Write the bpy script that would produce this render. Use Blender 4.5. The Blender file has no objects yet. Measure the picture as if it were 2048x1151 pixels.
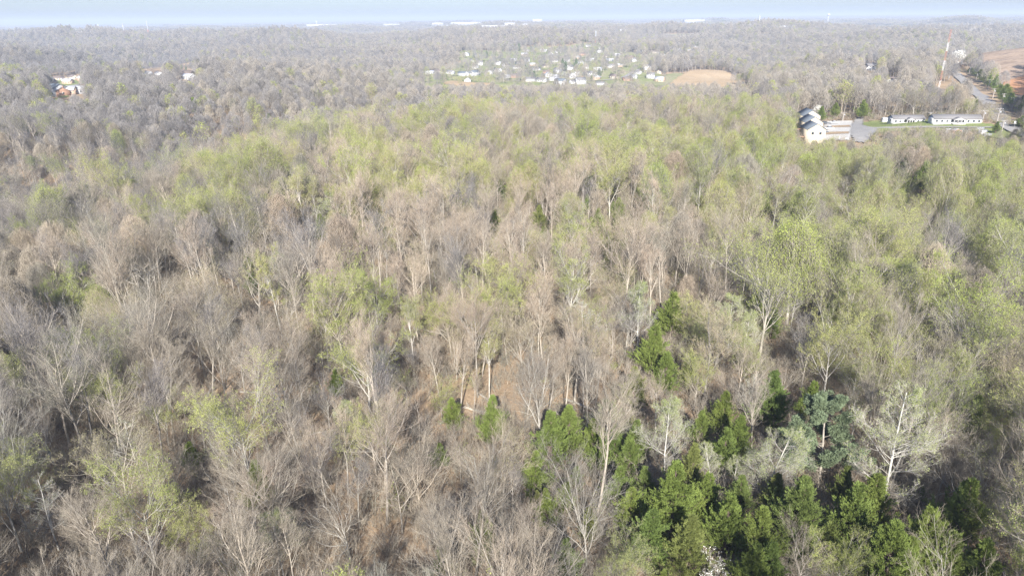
import bpy, math, random
import numpy as np
from mathutils import Vector, Matrix, Euler

# ------------------------------------------------------------------ camera, world, sun, exposure
scene = bpy.context.scene
PITCH = math.radians(21.45)      # below the horizon
ROLL = math.radians(-0.45)
CAM_Z = 60.0
F = 1365.0                       # focal length in pixels of a 2048 wide picture
cam_data = bpy.data.cameras.new("camera")
cam = bpy.data.objects.new("camera", cam_data)
scene.collection.objects.link(cam)
cam.location = (0, 0, CAM_Z)
CAM_M = Matrix.Rotation(math.pi/2 - PITCH, 3, 'X') @ Matrix.Rotation(ROLL, 3, 'Z')
cam.rotation_euler = CAM_M.to_euler()
cam_data.sensor_width = 36.0
cam_data.lens = 36.0 * F / 2048.0
cam_data.clip_start = 0.5
cam_data.clip_end = 60000
scene.camera = cam

SUN_EL = 31.0
SUN_AZ = 181.0                   # degrees clockwise from +Y (the way the camera looks): behind the camera
world = bpy.data.worlds.new("World")
scene.world = world
world.use_nodes = True
wn = world.node_tree
for n in list(wn.nodes): wn.nodes.remove(n)
sky = wn.nodes.new('ShaderNodeTexSky'); sky.sky_type = 'NISHITA'; sky.sun_disc = False
sky.sun_elevation = math.radians(SUN_EL); sky.sun_rotation = math.radians(SUN_AZ)
sky.air_density = 1.0; sky.dust_density = 1.3; sky.ozone_density = 4.0; sky.altitude = 200
bg = wn.nodes.new('ShaderNodeBackground'); bg.inputs['Strength'].default_value = 0.084
wo = wn.nodes.new('ShaderNodeOutputWorld')
tint = wn.nodes.new('ShaderNodeVectorMath'); tint.operation = 'MULTIPLY'; tint.inputs[1].default_value = (.90, .95, 1.10)
wn.links.new(sky.outputs[0], tint.inputs[0]); wn.links.new(tint.outputs[0], bg.inputs[0]); wn.links.new(bg.outputs[0], wo.inputs[0])
sun_data = bpy.data.lights.new("sun", 'SUN'); sun_data.energy = 5.0; sun_data.angle = math.radians(0.53)
sun_data.color = (1.0, 0.96, 0.90)
sun = bpy.data.objects.new("sun", sun_data); scene.collection.objects.link(sun)
az, el = math.radians(SUN_AZ), math.radians(SUN_EL)
to_sun = Vector((math.sin(az)*math.cos(el), math.cos(az)*math.cos(el), math.sin(el)))
sun.rotation_euler = to_sun.to_track_quat('Z', 'Y').to_euler()
sun.location = (0, -200, 300)
scene.view_settings.view_transform = 'Standard'
scene.view_settings.look = 'None'
scene.view_settings.gamma = 1.0
scene.view_settings.exposure = 1.08
HAZE_DENSITY = 1.6e-4
cy = scene.cycles
cy.max_bounces = 5; cy.diffuse_bounces = 2; cy.glossy_bounces = 1; cy.transmission_bounces = 2
cy.volume_bounces = 0; cy.transparent_max_bounces = 4
cy.use_denoising = True; cy.denoiser = 'OPENIMAGEDENOISE'; cy.denoising_input_passes = 'RGB_ALBEDO_NORMAL'; cy.denoising_prefilter = 'NONE'
scene.render.filter_size = 1.3
cy.caustics_reflective = False; cy.caustics_refractive = False

rng = np.random.default_rng(7)
C = scene.collection.objects

# ------------------------------------------------------------------ terrain
CTRL = np.array([
 # x, y, height
 (-10,-60,2),(-150,-20,-2),(150,-20,-4),
 (-60,60,-3),(0,60,0),(60,60,-3),(110,80,-5),(-110,90,-6),
 (0,130,0),(-60,150,0),(60,140,-3),(-130,165,-3),(-190,160,-20),(-260,190,-30),
 (0,200,1),(60,200,1),(120,185,-12),(135,215,-12),(180,180,1),(180,230,2),(240,230,4),
 (-70,230,1),(-130,240,-3),(-190,260,-34),(-260,270,-40),(-330,300,-30),
 (-128,310,-4),(-190,330,-42),(0,300,0),(100,290,-1),(150,270,-1),(215,330,8),(250,345,9),(300,375,8),(345,400,8),
 (-95,400,-6),(-165,420,-40),(-250,430,-8),(-300,430,-4),(-380,400,-38),(-440,420,-40),
 (0,420,-3),(100,400,-2),(190,420,4),(-45,470,-9),(-80,540,-36),(-200,560,-1),(-270,560,0),(-350,560,2),(-400,600,2),(-500,600,2),
 (0,560,-7),(100,560,-7),(200,540,0),(300,520,3),(400,520,6),(450,600,4),
 (-270,700,7),(-180,690,0),(-87,690,-15),(-30,760,-24),(60,720,-26),(200,720,-20),(330,700,-2),(420,700,4),(400,800,2),
 (-300,860,-24),(-300,1050,-38),(-520,1100,-34),(-140,1080,-34),(-150,900,-30),(0,960,-25),(120,960,-25),(280,960,-25),(420,950,-18),(600,980,-28),(700,1150,-32),(480,1100,-30),
 (-450,900,-24),(-700,900,-20),(-100,1200,-20),(100,1300,-18),(350,1300,-20),(600,1300,-24),(-600,1300,-20),
 (-300,1400,-22),(0,1700,-8),(300,1700,-6),(700,1700,-14),(1100,1500,-16),(-900,1600,-18),(-400,1900,-16),
 (0,2300,-4),(800,2400,-10),(1600,2200,-10),(-1200,2300,-16),(-400,2800,-2),(400,3000,0),(1500,3200,-4),(2400,3000,0),(-2000,3200,-12),
 (0,4500,6),(2500,4500,4),(-2500,4500,-10),(0,7000,14),(4000,7000,22),(-4000,7000,-4),(0,12000,26),(7000,12000,50),(-7000,12000,8),
 (0,18000,44),(11000,18000,85),(-11000,18000,22)], float)

def _uv(x, y):
    yy = np.maximum(y, -150) + 260.0
    return x/yy*1.6, np.log(yy)*2.2
_cu, _cv = _uv(CTRL[:,0], CTRL[:,1])
_gr = np.random.default_rng(3)
_W = [( _gr.uniform(0,6.28), _gr.uniform(0,6.28), L, a) for L, a in
      ((310,1.6),(210,1.2),(140,.9),(95,.7),(60,.4),(530,11.0),(1300,12.0),(880,13.0),(2300,14.0),(690,11.0))]
def height(x, y):
    x = np.asarray(x, float); y = np.asarray(y, float)
    sh = x.shape; xf = x.ravel(); yf = y.ravel(); out = np.empty(xf.shape)
    for i in range(0, len(xf), 20000):
        a, b = xf[i:i+20000], yf[i:i+20000]
        u, v = _uv(a, b)
        d2 = (u[:,None]-_cu)**2 + (v[:,None]-_cv)**2
        w = 1.0/(d2*d2 + 0.00012)
        h = (w*CTRL[:,2]).sum(1)/w.sum(1)
        r = np.hypot(a, b)
        far = np.clip((r-550)/900, 0, 1)*(1-.93*np.exp(-((a-160)/520)**2-((b-1250)/520)**2))*np.clip((9000-r)/5000+.35, .35, 1)
        for p, th, L, amp in _W:
            g = np.sin((a*math.cos(th)+b*math.sin(th))/L*6.283 + p)*np.sin((-a*math.sin(th)*.7+b*math.cos(th))/L*5.1 + 2*p)
            h = h + g*amp*(far if L > 500 else (1-np.clip((r-900)/2500, 0, 1)*.6))
        # the cleared hill at the right
        dx = (a-655)/160.0; dy = (b-830)/150.0
        h = h + 31*np.exp(-(np.abs(dx)**2.6+np.abs(dy)**2.6))
        out[i:i+20000] = h
    return out.reshape(sh)

Rm = np.array(CAM_M)
def pix_dir(u, v):
    d = np.array([(u-1024.0)/F, -(v-575.5)/F, -1.0])
    d = Rm @ d
    return d/np.linalg.norm(d)
def trace(u, v, above=0.0, tmax=20000):
    """the place in the landscape seen at a point of the picture, at a height above the ground"""
    d = pix_dir(u, v)
    ts = np.geomspace(25, tmax, 1500)
    P = d[None,:]*ts[:,None]
    g = height(P[:,0], P[:,1]) + above
    z = CAM_Z + P[:,2]
    k = np.where(z < g)[0]
    if len(k) == 0: t = ts[-1]
    elif k[0] == 0: t = ts[0]
    else:
        i = k[0]; a = z[i-1]-g[i-1]; b = g[i]-z[i]
        t = ts[i-1] + (ts[i]-ts[i-1])*a/(a+b)
    x, y = d[0]*t, d[1]*t
    return x, y
def project(x, y, z):
    P = np.stack([np.asarray(x,float), np.asarray(y,float), np.asarray(z,float)-CAM_Z], -1) @ Rm
    w = -P[...,2]
    w = np.where(w < 1, 1, w)
    return 1024 + F*P[...,0]/w, 575.5 - F*P[...,1]/w, w

def height_to(x, y, vt):
    z0 = float(height(x, y)); lo, hi = 0.0, 400.0
    for _ in range(40):
        m = (lo+hi)/2
        if float(project(x, y, z0+m)[1]) > vt: lo = m
        else: hi = m
    return lo

# ------------------------------------------------------------------ materials
def new_mat(name):
    m = bpy.data.materials.new(name); m.use_nodes = True
    nt = m.node_tree; b = nt.nodes['Principled BSDF']
    b.inputs['Specular IOR Level'].default_value = 0.15
    return m, nt, b
def plain(name, col, rough=0.8, spec=0.2, metal=0.0):
    """paint, roofing and the like: a base colour with slight worn mottling"""
    m, nt, b = new_mat(name)
    tc = nt.nodes.new('ShaderNodeTexCoord'); nz = nt.nodes.new('ShaderNodeTexNoise')
    nz.inputs['Scale'].default_value = 1.3; nz.inputs['Detail'].default_value = 5
    mx = nt.nodes.new('ShaderNodeMix'); mx.data_type = 'RGBA'
    mx.inputs[6].default_value = (*[c*0.82 for c in col], 1); mx.inputs[7].default_value = (*[min(1, c*1.12) for c in col], 1)
    nt.links.new(tc.outputs['Object'], nz.inputs['Vector']); nt.links.new(nz.outputs['Fac'], mx.inputs[0])
    nt.links.new(mx.outputs[2], b.inputs['Base Color'])
    b.inputs['Roughness'].default_value = rough; b.inputs['Specular IOR Level'].default_value = spec; b.inputs['Metallic'].default_value = metal
    return m
def ramp_from(nt, src, stops):
    r = nt.nodes.new('ShaderNodeValToRGB')
    e = r.color_ramp.elements
    while len(e) < len(stops): e.new(0.5)
    for k, (p, c) in enumerate(stops): e[k].position = p; e[k].color = (*c, 1)
    nt.links.new(src, r.inputs[0]); return r
def bark(name, cols, scale=0.35):
    """bark: each tree takes its own tone from the object's random number, blotched along the stem"""
    m, nt, b = new_mat(name)
    oi = nt.nodes.new('ShaderNodeObjectInfo')
    r = ramp_from(nt, oi.outputs['Random'], [(i/(len(cols)-1), c) for i, c in enumerate(cols)])
    tc = nt.nodes.new('ShaderNodeTexCoord'); nz = nt.nodes.new('ShaderNodeTexNoise')
    nz.inputs['Scale'].default_value = scale*3; nz.inputs['Detail'].default_value = 4
    mr = nt.nodes.new('ShaderNodeMapRange'); mr.inputs[1].default_value = 0.3; mr.inputs[2].default_value = 0.7
    mr.inputs[3].default_value = 0.72; mr.inputs[4].default_value = 1.18
    mx = nt.nodes.new('ShaderNodeVectorMath'); mx.operation = 'SCALE'
    nt.links.new(tc.outputs['Object'], nz.inputs['Vector']); nt.links.new(nz.outputs['Fac'], mr.inputs[0])
    nt.links.new(r.outputs[0], mx.inputs[0]); nt.links.new(mr.outputs[0], mx.inputs['Scale'])
    nt.links.new(mx.outputs[0], b.inputs['Base Color'])
    b.inputs['Roughness'].default_value = 0.85
    return m
def leafy(name, cols, trans=0.35, rough=0.6):
    """leaves: tone per tree, and varied from clump to clump; light comes through them"""
    m, nt, b = new_mat(name)
    oi = nt.nodes.new('ShaderNodeObjectInfo')
    r = ramp_from(nt, oi.outputs['Random'], [(i/(len(cols)-1), c) for i, c in enumerate(cols)])
    tc = nt.nodes.new('ShaderNodeTexCoord'); nz = nt.nodes.new('ShaderNodeTexNoise')
    nz.inputs['Scale'].default_value = 0.8; nz.inputs['Detail'].default_value = 3
    mr = nt.nodes.new('ShaderNodeMapRange'); mr.inputs[1].default_value = 0.3; mr.inputs[2].default_value = 0.7
    mr.inputs[3].default_value = 0.7; mr.inputs[4].default_value = 1.25
    mx = nt.nodes.new('ShaderNodeVectorMath'); mx.operation = 'SCALE'
    nt.links.new(tc.outputs['Object'], nz.inputs['Vector']); nt.links.new(nz.outputs['Fac'], mr.inputs[0])
    nt.links.new(r.outputs[0], mx.inputs[0]); nt.links.new(mr.outputs[0], mx.inputs['Scale'])
    out = nt.nodes['Material Output']
    df = nt.nodes.new('ShaderNodeBsdfDiffuse'); tr = nt.nodes.new('ShaderNodeBsdfTranslucent')
    ms = nt.nodes.new('ShaderNodeMixShader'); ms.inputs[0].default_value = trans
    nt.links.new(mx.outputs[0], df.inputs[0]); nt.links.new(mx.outputs[0], tr.inputs[0])
    nt.links.new(df.outputs[0], ms.inputs[1]); nt.links.new(tr.outputs[0], ms.inputs[2])
    nt.links.new(ms.outputs[0], out.inputs[0]); nt.nodes.remove(b)
    return m
M = {}
M['bark'] = bark('bark_grey_brown', [(.37,.33,.275),(.44,.39,.315),(.32,.295,.26),(.47,.405,.32),(.40,.37,.315)])
M['twig'] = bark('twig_bark', [(.32,.28,.22),(.40,.345,.265),(.28,.255,.22),(.43,.36,.265),(.35,.31,.25),(.30,.285,.225)])
M['pale_bark'] = bark('pale_bark', [(.46,.43,.37),(.54,.50,.43),(.42,.40,.35)])
M['white_bark'] = bark('white_bark', [(.50,.475,.42),(.57,.545,.48)])
M['twig_grey'] = bark('grey_twig_bark', [(.225,.21,.20),(.28,.255,.235),(.20,.19,.19),(.26,.235,.22)])
M['far_twig'] = bark('far_twig_bark', [(.35,.315,.265),(.39,.345,.285),(.33,.305,.265)])
M['far_grey'] = bark('far_grey_bark', [(.285,.265,.245),(.315,.29,.265)])
M['far_tan'] = bark('far_tan_bark', [(.41,.36,.29),(.43,.375,.30)])
M['twig_tan'] = bark('tan_twig_bark', [(.45,.365,.275),(.50,.405,.30),(.41,.345,.27),(.47,.37,.28)])
M['dark_bark'] = bark('dark_bark', [(.13,.10,.08),(.18,.14,.11)])
M['leaf'] = leafy('spring_leaves', [(.39,.425,.125),(.44,.465,.15),(.35,.40,.12),(.48,.485,.17),(.39,.42,.155)])
M['pale_leaf'] = leafy('pale_spring_leaves', [(.38,.43,.17),(.42,.46,.19),(.36,.41,.165)])
M['bright_leaf'] = leafy('bright_spring_leaves', [(.41,.475,.12),(.45,.50,.14),(.39,.45,.13)])
M['bud'] = leafy('opening_buds', [(.40,.375,.19),(.45,.41,.23),(.38,.37,.18)])
M['cedar'] = leafy('cedar_foliage', [(.17,.225,.058),(.21,.255,.066),(.145,.20,.058),(.23,.245,.08)], .15)
M['pine'] = leafy('pine_needles', [(.17,.22,.13),(.20,.24,.14)], .15)
M['blossom'] = leafy('white_blossom', [(.80,.78,.70),(.84,.82,.76)], .3)
M['brown_leaf'] = leafy('dry_brown_leaves', [(.33,.17,.09),(.28,.16,.09)], .2)

def ground_mat():
    m, nt, b = new_mat('leaf_litter_ground')
    tc = nt.nodes.new('ShaderNodeTexCoord')
    def nz(s, d=6, rough=.6):
        n = nt.nodes.new('ShaderNodeTexNoise'); n.inputs['Scale'].default_value = s
        n.inputs['Detail'].default_value = d; n.inputs['Roughness'].default_value = rough
        nt.links.new(tc.outputs['Object'], n.inputs['Vector']); return n
    a = ramp_from(nt, nz(0.02, 8).outputs['Fac'], [(.30,(.24,.18,.125)),(.46,(.39,.285,.185)),(.60,(.50,.36,.23)),(.72,(.35,.27,.17))])
    f = ramp_from(nt, nz(1.7, 8, .75).outputs['Fac'], [(.3,(.55,.55,.55)),(.7,(1.15,1.15,1.15))])
    mul = nt.nodes.new('ShaderNodeMix'); mul.data_type = 'RGBA'; mul.blend_type = 'MULTIPLY'; mul.inputs[0].default_value = 1
    nt.links.new(a.outputs[0], mul.inputs[6]); nt.links.new(f.outputs[0], mul.inputs[7])
    # mossy, grassy patches
    g = ramp_from(nt, nz(0.06, 5).outputs['Fac'], [(.60,(0,0,0)),(.72,(1,1,1))])
    mg = nt.nodes.new('ShaderNodeMix'); mg.data_type = 'RGBA'; mg.inputs[7].default_value = (.12,.15,.045,1)
    gm = nt.nodes.new('ShaderNodeMath'); gm.operation = 'MULTIPLY'; gm.inputs[1].default_value = .5
    nt.links.new(g.outputs[0], gm.inputs[0]); nt.links.new(gm.outputs[0], mg.inputs[0]); nt.links.new(mul.outputs[2], mg.inputs[6])
    # far away the plain itself is wooded and cultivated: greyer brown, with big patches of green and tan
    geo = nt.nodes.new('ShaderNodeNewGeometry'); ln = nt.nodes.new('ShaderNodeVectorMath'); ln.operation = 'LENGTH'
    nt.links.new(geo.outputs['Position'], ln.inputs[0])
    mr = nt.nodes.new('ShaderNodeMapRange'); mr.inputs[1].default_value = 1500; mr.inputs[2].default_value = 4500
    nt.links.new(ln.outputs['Value'], mr.inputs[0])
    far = ramp_from(nt, nz(0.0016, 6, .7).outputs['Fac'], [(.30,(.10,.10,.085)),(.5,(.15,.14,.12)),(.62,(.12,.135,.08)),(.75,(.20,.175,.12))])
    mf = nt.nodes.new('ShaderNodeMix'); mf.data_type = 'RGBA'
    nt.links.new(mr.outputs[0], mf.inputs[0]); nt.links.new(mg.outputs[2], mf.inputs[6]); nt.links.new(far.outputs[0], mf.inputs[7])
    nt.links.new(mf.outputs[2], b.inputs['Base Color'])
    bp = nt.nodes.new('ShaderNodeBump'); bp.inputs['Strength'].default_value = .5; bp.inputs['Distance'].default_value = .25
    nt.links.new(nz(2.5, 8, .7).outputs['Fac'], bp.inputs['Height']); nt.links.new(bp.outputs[0], b.inputs['Normal'])
    b.inputs['Roughness'].default_value = 1; b.inputs['Specular IOR Level'].default_value = 0
    return m
def field_mat(name, stops, scale, fine=2.0, tex_scale=(1,1,1)):
    m, nt, b = new_mat(name)
    tc = nt.nodes.new('ShaderNodeTexCoord'); mp = nt.nodes.new('ShaderNodeMapping'); mp.inputs['Scale'].default_value = tex_scale
    nt.links.new(tc.outputs['Object'], mp.inputs[0])
    def nz(s, d):
        n = nt.nodes.new('ShaderNodeTexNoise'); n.inputs['Scale'].default_value = s; n.inputs['Detail'].default_value = d
        n.inputs['Roughness'].default_value = .65; nt.links.new(mp.outputs[0], n.inputs['Vector']); return n
    a = ramp_from(nt, nz(scale, 8).outputs['Fac'], stops)
    f = ramp_from(nt, nz(fine, 6).outputs['Fac'], [(.3,(.7,.7,.7)),(.7,(1.15,1.15,1.15))])
    mul = nt.nodes.new('ShaderNodeMix'); mul.data_type = 'RGBA'; mul.blend_type = 'MULTIPLY'; mul.inputs[0].default_value = 1
    nt.links.new(a.outputs[0], mul.inputs[6]); nt.links.new(f.outputs[0], mul.inputs[7])
    nt.links.new(mul.outputs[2], b.inputs['Base Color'])
    b.inputs['Roughness'].default_value = 1; b.inputs['Specular IOR Level'].default_value = 0
    return m
M['ground'] = ground_mat()
M['lawn'] = field_mat('mown_grass', [(.3,(.17,.21,.08)),(.5,(.23,.26,.10)),(.7,(.30,.29,.15))], .03)
M['village_grass'] = field_mat('village_grass', [(.3,(.19,.20,.09)),(.46,(.27,.29,.13)),(.58,(.34,.31,.19)),(.70,(.27,.25,.17)),(.8,(.24,.27,.10))], .02, .3)
M['stubble'] = field_mat('bare_field_soil', [(.3,(.40,.29,.17)),(.5,(.48,.35,.21)),(.7,(.52,.40,.26))], .02, .4)
M['hay'] = field_mat('pale_meadow', [(.3,(.34,.33,.12)),(.7,(.46,.42,.18))], .01, .2)
M['verge'] = field_mat('dry_verge', [(.3,(.32,.24,.15)),(.5,(.44,.32,.21)),(.7,(.34,.30,.15))], .05, .8)
M['clearcut'] = field_mat('cleared_slope', [(.32,(.17,.13,.10)),(.42,(.33,.25,.19)),(.52,(.42,.31,.22)),(.60,(.25,.19,.14)),(.72,(.40,.27,.18))], .05, .5, (.5,1.6,1))
M['orange_soil'] = field_mat('orange_clay', [(.3,(.38,.21,.12)),(.45,(.47,.25,.13)),(.6,(.52,.28,.15)),(.72,(.40,.27,.18))], .09, .6, (.4,1.6,1))
M['asphalt'] = field_mat('worn_asphalt', [(.3,(.30,.285,.265)),(.7,(.38,.36,.335))], .2)
M['concrete'] = field_mat('pale_concrete', [(.3,(.50,.475,.43)),(.7,(.62,.59,.53))], .3)
M['line_paint'] = plain('road_paint', (.75,.73,.65))
M['white_wall'] = plain('white_siding', (.64,.63,.61)); M['cream_wall'] = plain('cream_siding', (.60,.52,.40))
M['grey_wall'] = plain('grey_siding', (.46,.46,.46)); M['brick'] = plain('orange_brick', (.40,.24,.16)); M['tan_wall'] = plain('tan_brick', (.58,.42,.30))
M['grey_roof'] = plain('grey_shingles', (.22,.21,.205)); M['blue_roof'] = plain('slate_shingles', (.145,.165,.185))
M['brown_roof'] = plain('brown_shingles', (.20,.16,.14)); M['white_roof'] = plain('white_metal_roof', (.52,.52,.53), .6)
M['dark_glass'] = plain('window_glass', (.05,.06,.07), .1, .5)
M['rust_roof'] = plain('rusty_red_roof', (.42,.16,.10))
M['mast_red'] = plain('mast_red_paint', (.46,.20,.15)); M['mast_white'] = plain('mast_white_paint', (.78,.77,.75))
M['steel'] = plain('galvanised_steel', (.45,.46,.48), .5, .4); M['pole_wood'] = plain('weathered_pole', (.42,.38,.34))
M['car_white'] = plain('white_car_paint', (.8,.8,.8), .3, .5); M['car_dark'] = plain('dark_car_paint', (.08,.09,.11), .3, .5); M['tyre'] = plain('tyre_rubber', (.03,.03,.03))

# ------------------------------------------------------------------ mesh helpers
def make_mesh(name, parts):
    """parts: list of (verts (n,3), faces (m,k), material index). One mesh."""
    vs, loops, starts, totals, mi = [], [], [], [], []
    off = 0; lo = 0
    for v, f, k in parts:
        if len(v) == 0 or len(f) == 0: continue
        v = np.asarray(v, np.float32).reshape(-1, 3); f = np.asarray(f, np.int64)
        vs.append(v); loops.append((f+off).ravel()); n, w = f.shape
        starts.append(lo+np.arange(n)*w); totals.append(np.full(n, w)); mi.append(np.full(n, k))
        off += len(v); lo += n*w
    vs = np.concatenate(vs); loops = np.concatenate(loops); starts = np.concatenate(starts); totals = np.concatenate(totals); mi = np.concatenate(mi)
    me = bpy.data.meshes.new(name)
    me.vertices.add(len(vs)); me.vertices.foreach_set('co', vs.ravel())
    me.loops.add(len(loops)); me.loops.foreach_set('vertex_index', loops.astype(np.int32))
    me.polygons.add(len(starts)); me.polygons.foreach_set('loop_start', starts.astype(np.int32)); me.polygons.foreach_set('loop_total', totals.astype(np.int32))
    me.polygons.foreach_set('material_index', mi.astype(np.int32))
    me.update(calc_edges=True)
    return me
def link_mesh(name, parts, mats, parent=None, loc=(0,0,0)):
    me = make_mesh(name, parts)
    for m in mats: me.materials.append(M[m])
    o = bpy.data.objects.new(name, me); C.link(o); o.location = loc
    if parent is not None: o.parent = parent
    return o
def tag(o, label=None, cat=None, group=None, kind=None):
    if label: o['label'] = label
    if cat: o['category'] = cat
    if group: o['group'] = group
    if kind: o['kind'] = kind
    return o
def empty(name, loc=(0,0,0), rz=0.0):
    o = bpy.data.objects.new(name, None); C.link(o); o.location = loc; o.rotation_euler = (0,0,rz); o.empty_display_size = 1
    return o
def box(cx, cy_, cz, sx, sy, sz, k=0):
    x, y, z = sx/2, sy/2, sz/2
    v = np.array([(-x,-y,-z),(x,-y,-z),(x,y,-z),(-x,y,-z),(-x,-y,z),(x,-y,z),(x,y,z),(-x,y,z)]) + (cx,cy_,cz)
    return v, np.array([(0,3,2,1),(4,5,6,7),(0,1,5,4),(1,2,6,5),(2,3,7,6),(3,0,4,7)]), k
def norm(a): return a/np.maximum(np.linalg.norm(a, axis=-1, keepdims=True), 1e-9)
def tubes(P, R, sides, k=0):
    n, K, _ = P.shape
    T = np.gradient(P, axis=1); T = norm(T)
    ref = np.where(np.abs(T[:,:1,2:3]) > .8, np.array([1.,0,0]), np.array([0,0,1.])) * np.ones((n,K,1))
    U = norm(np.cross(T, ref)); V = np.cross(T, U)
    a = np.arange(sides)/sides*2*math.pi
    ring = P[:,:,None,:] + R[:,:,None,None]*(np.cos(a)[None,None,:,None]*U[:,:,None,:] + np.sin(a)[None,None,:,None]*V[:,:,None,:])
    v = ring.reshape(-1, 3)
    base = (np.arange(n)*K*sides)[:,None,None] + (np.arange(K-1)*sides)[None,:,None]
    j = np.arange(sides)[None,None,:]; j2 = (j+1) % sides
    f = np.stack([base+j, base+j2, base+sides+j2, base+sides+j], -1).reshape(-1, 4)
    return v, f, k
def grow(P, R, r, nper, t0, t1, ang, angsd, length, up, wob, K, ratio, rmin=.006, tip=.35, taper_len=0.5):
    """children of every branch in P: where they leave it, at what angle, how they curve up"""
    n, KP, _ = P.shape
    idx = np.repeat(np.arange(n), nper); m = len(idx)
    t = r.uniform(t0, t1, m); s = t*(KP-1); i0 = np.minimum(s.astype(int), KP-2); fr = (s-i0)[:,None]
    A = P[idx,i0]; B = P[idx,i0+1]; pos = A*(1-fr)+B*fr; T = norm(B-A)
    rad = R[idx,i0]*(1-fr[:,0]) + R[idx,i0+1]*fr[:,0]
    rnd = norm(r.normal(size=(m,3))); S = norm(np.cross(T, rnd))
    an = np.radians(np.clip(r.normal(ang, angsd, m), 5, 110))[:,None]
    d = norm(T*np.cos(an) + S*np.sin(an))
    L = length(t, idx)*r.uniform(.7, 1.15, m)
    out = np.empty((m, K, 3)); out[:,0] = pos; step = (L/(K-1))[:,None]
    for q in range(1, K):
        d = norm(d + r.normal(size=(m,3))*wob + np.array([0,0,up])/(K-1))
        out[:,q] = out[:,q-1] + d*step
    r0 = np.maximum(rad*ratio, rmin)
    RR = r0[:,None]*np.linspace(1, tip, K)[None,:]; RR = np.maximum(RR, rmin*.7)
    return out, RR, L
def trunk_line(r, H, r0, K=9, wob=.03, lean=0.0, rtop=.25):
    d = norm(np.array([lean*r.normal(), lean*r.normal(), 1.0])); P = np.zeros((1,K,3)); step = H/(K-1)
    P[0,0] = (0,0,-.6)
    for q in range(1,K):
        d = norm(d + np.append(r.normal(size=2)*wob, .02)); P[0,q] = P[0,q-1] + d*step
    R = np.linspace(1, rtop, K)[None,:]*r0; R[0,0] *= 1.35
    return P, R
def leaves(P, r, n, spread, size, k=1, zmin=None, droop=0.0):
    """small leaf faces scattered round points taken from the outer branches"""
    pts = P.reshape(-1,3)
    if zmin is not None: pts = pts[pts[:,2] > zmin]
    c = pts[r.integers(0, len(pts), n)] + r.normal(size=(n,3))*spread
    a = norm(r.normal(size=(n,3))); b = norm(np.cross(a, r.normal(size=(n,3))))
    s = (size*r.uniform(.6,1.35,n))[:,None]
    v = np.stack([c-a*s*.5, c+b*s*.42, c+a*s*.5, c-b*s*.3], 1)
    return v.reshape(-1,3), np.arange(4*n).reshape(-1,4), k

# ------------------------------------------------------------------ kinds of tree: every builder returns (trunk parts, crown parts)
def bare_tree(seed, H=17, style='open', nl=11, leaf=0, leaf_size=.2, tw=1.0, trunk_to=.72, spread=1.0, leaf_zmin=.35, gnarl=1.0, lowres=False):
    r = np.random.default_rng(seed)
    if style == 'open':
        ang, L0, up, t0 = 44, .40*spread, .55, .42
    elif style == 'slim':
        ang, L0, up, t0 = 30, .26*spread, .75, .50
    elif style == 'fan':
        ang, L0, up, t0 = 27, .52*spread, .35, .30
    elif style == 'cone':
        ang, L0, up, t0 = 62, .34*spread, .45, .22; trunk_to = .95
    r0 = .0105*H*(1.25 if style == 'open' else .95)
    tp, tr = trunk_line(r, H*trunk_to, r0, K=9, wob=.03*gnarl, lean=.05, rtop=.3)
    if style == 'cone': Lf = lambda t, i: H*L0*(1.12-t)**.8*1.25
    elif style == 'slim': Lf = lambda t, i: H*L0*(1.2-.5*np.abs(t-.75))
    else: Lf = lambda t, i: H*L0*(.8+.45*t)
    lp, lr, LL = grow(tp, tr, r, nl, t0, .98, ang, 9, Lf, up, .09*gnarl, 7, .36 if style == 'cone' else .60, .02)
    n2 = 6 if lowres else 9
    bp, br, BL = grow(lp, lr, r, n2, .22, 1.0, 38, 11, lambda t, i: LL[i]*(.62-.3*t), up*.8, .10*gnarl, 5, .5, .012)
    n3 = 6 if lowres else 6
    wp, wr, WL = grow(bp, br, r, n3, .15, 1.0, 36, 12, lambda t, i: BL[i]*(.60-.25*t), up*.7, .11, 4, .55, .0075*tw)
    n4 = 5
    xp, xr, _ = grow(wp, wr, r, n4, .2, 1.0, 34, 12, lambda t, i: WL[i]*.62, up*.5, .12, 3, .7, .0062*tw)
    T = [tubes(tp, tr, 8), tubes(lp, lr, 5), tubes(bp, br, 4)]
    Cw = [tubes(wp, wr, 3), tubes(xp, xr, 3)]
    if leaf:
        Cw.append(leaves(np.concatenate([xp[:,1:].reshape(-1,3), wp[:,-1]]), r, leaf, .10, leaf_size, 1, zmin=H*leaf_zmin))
    return T, Cw
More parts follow.
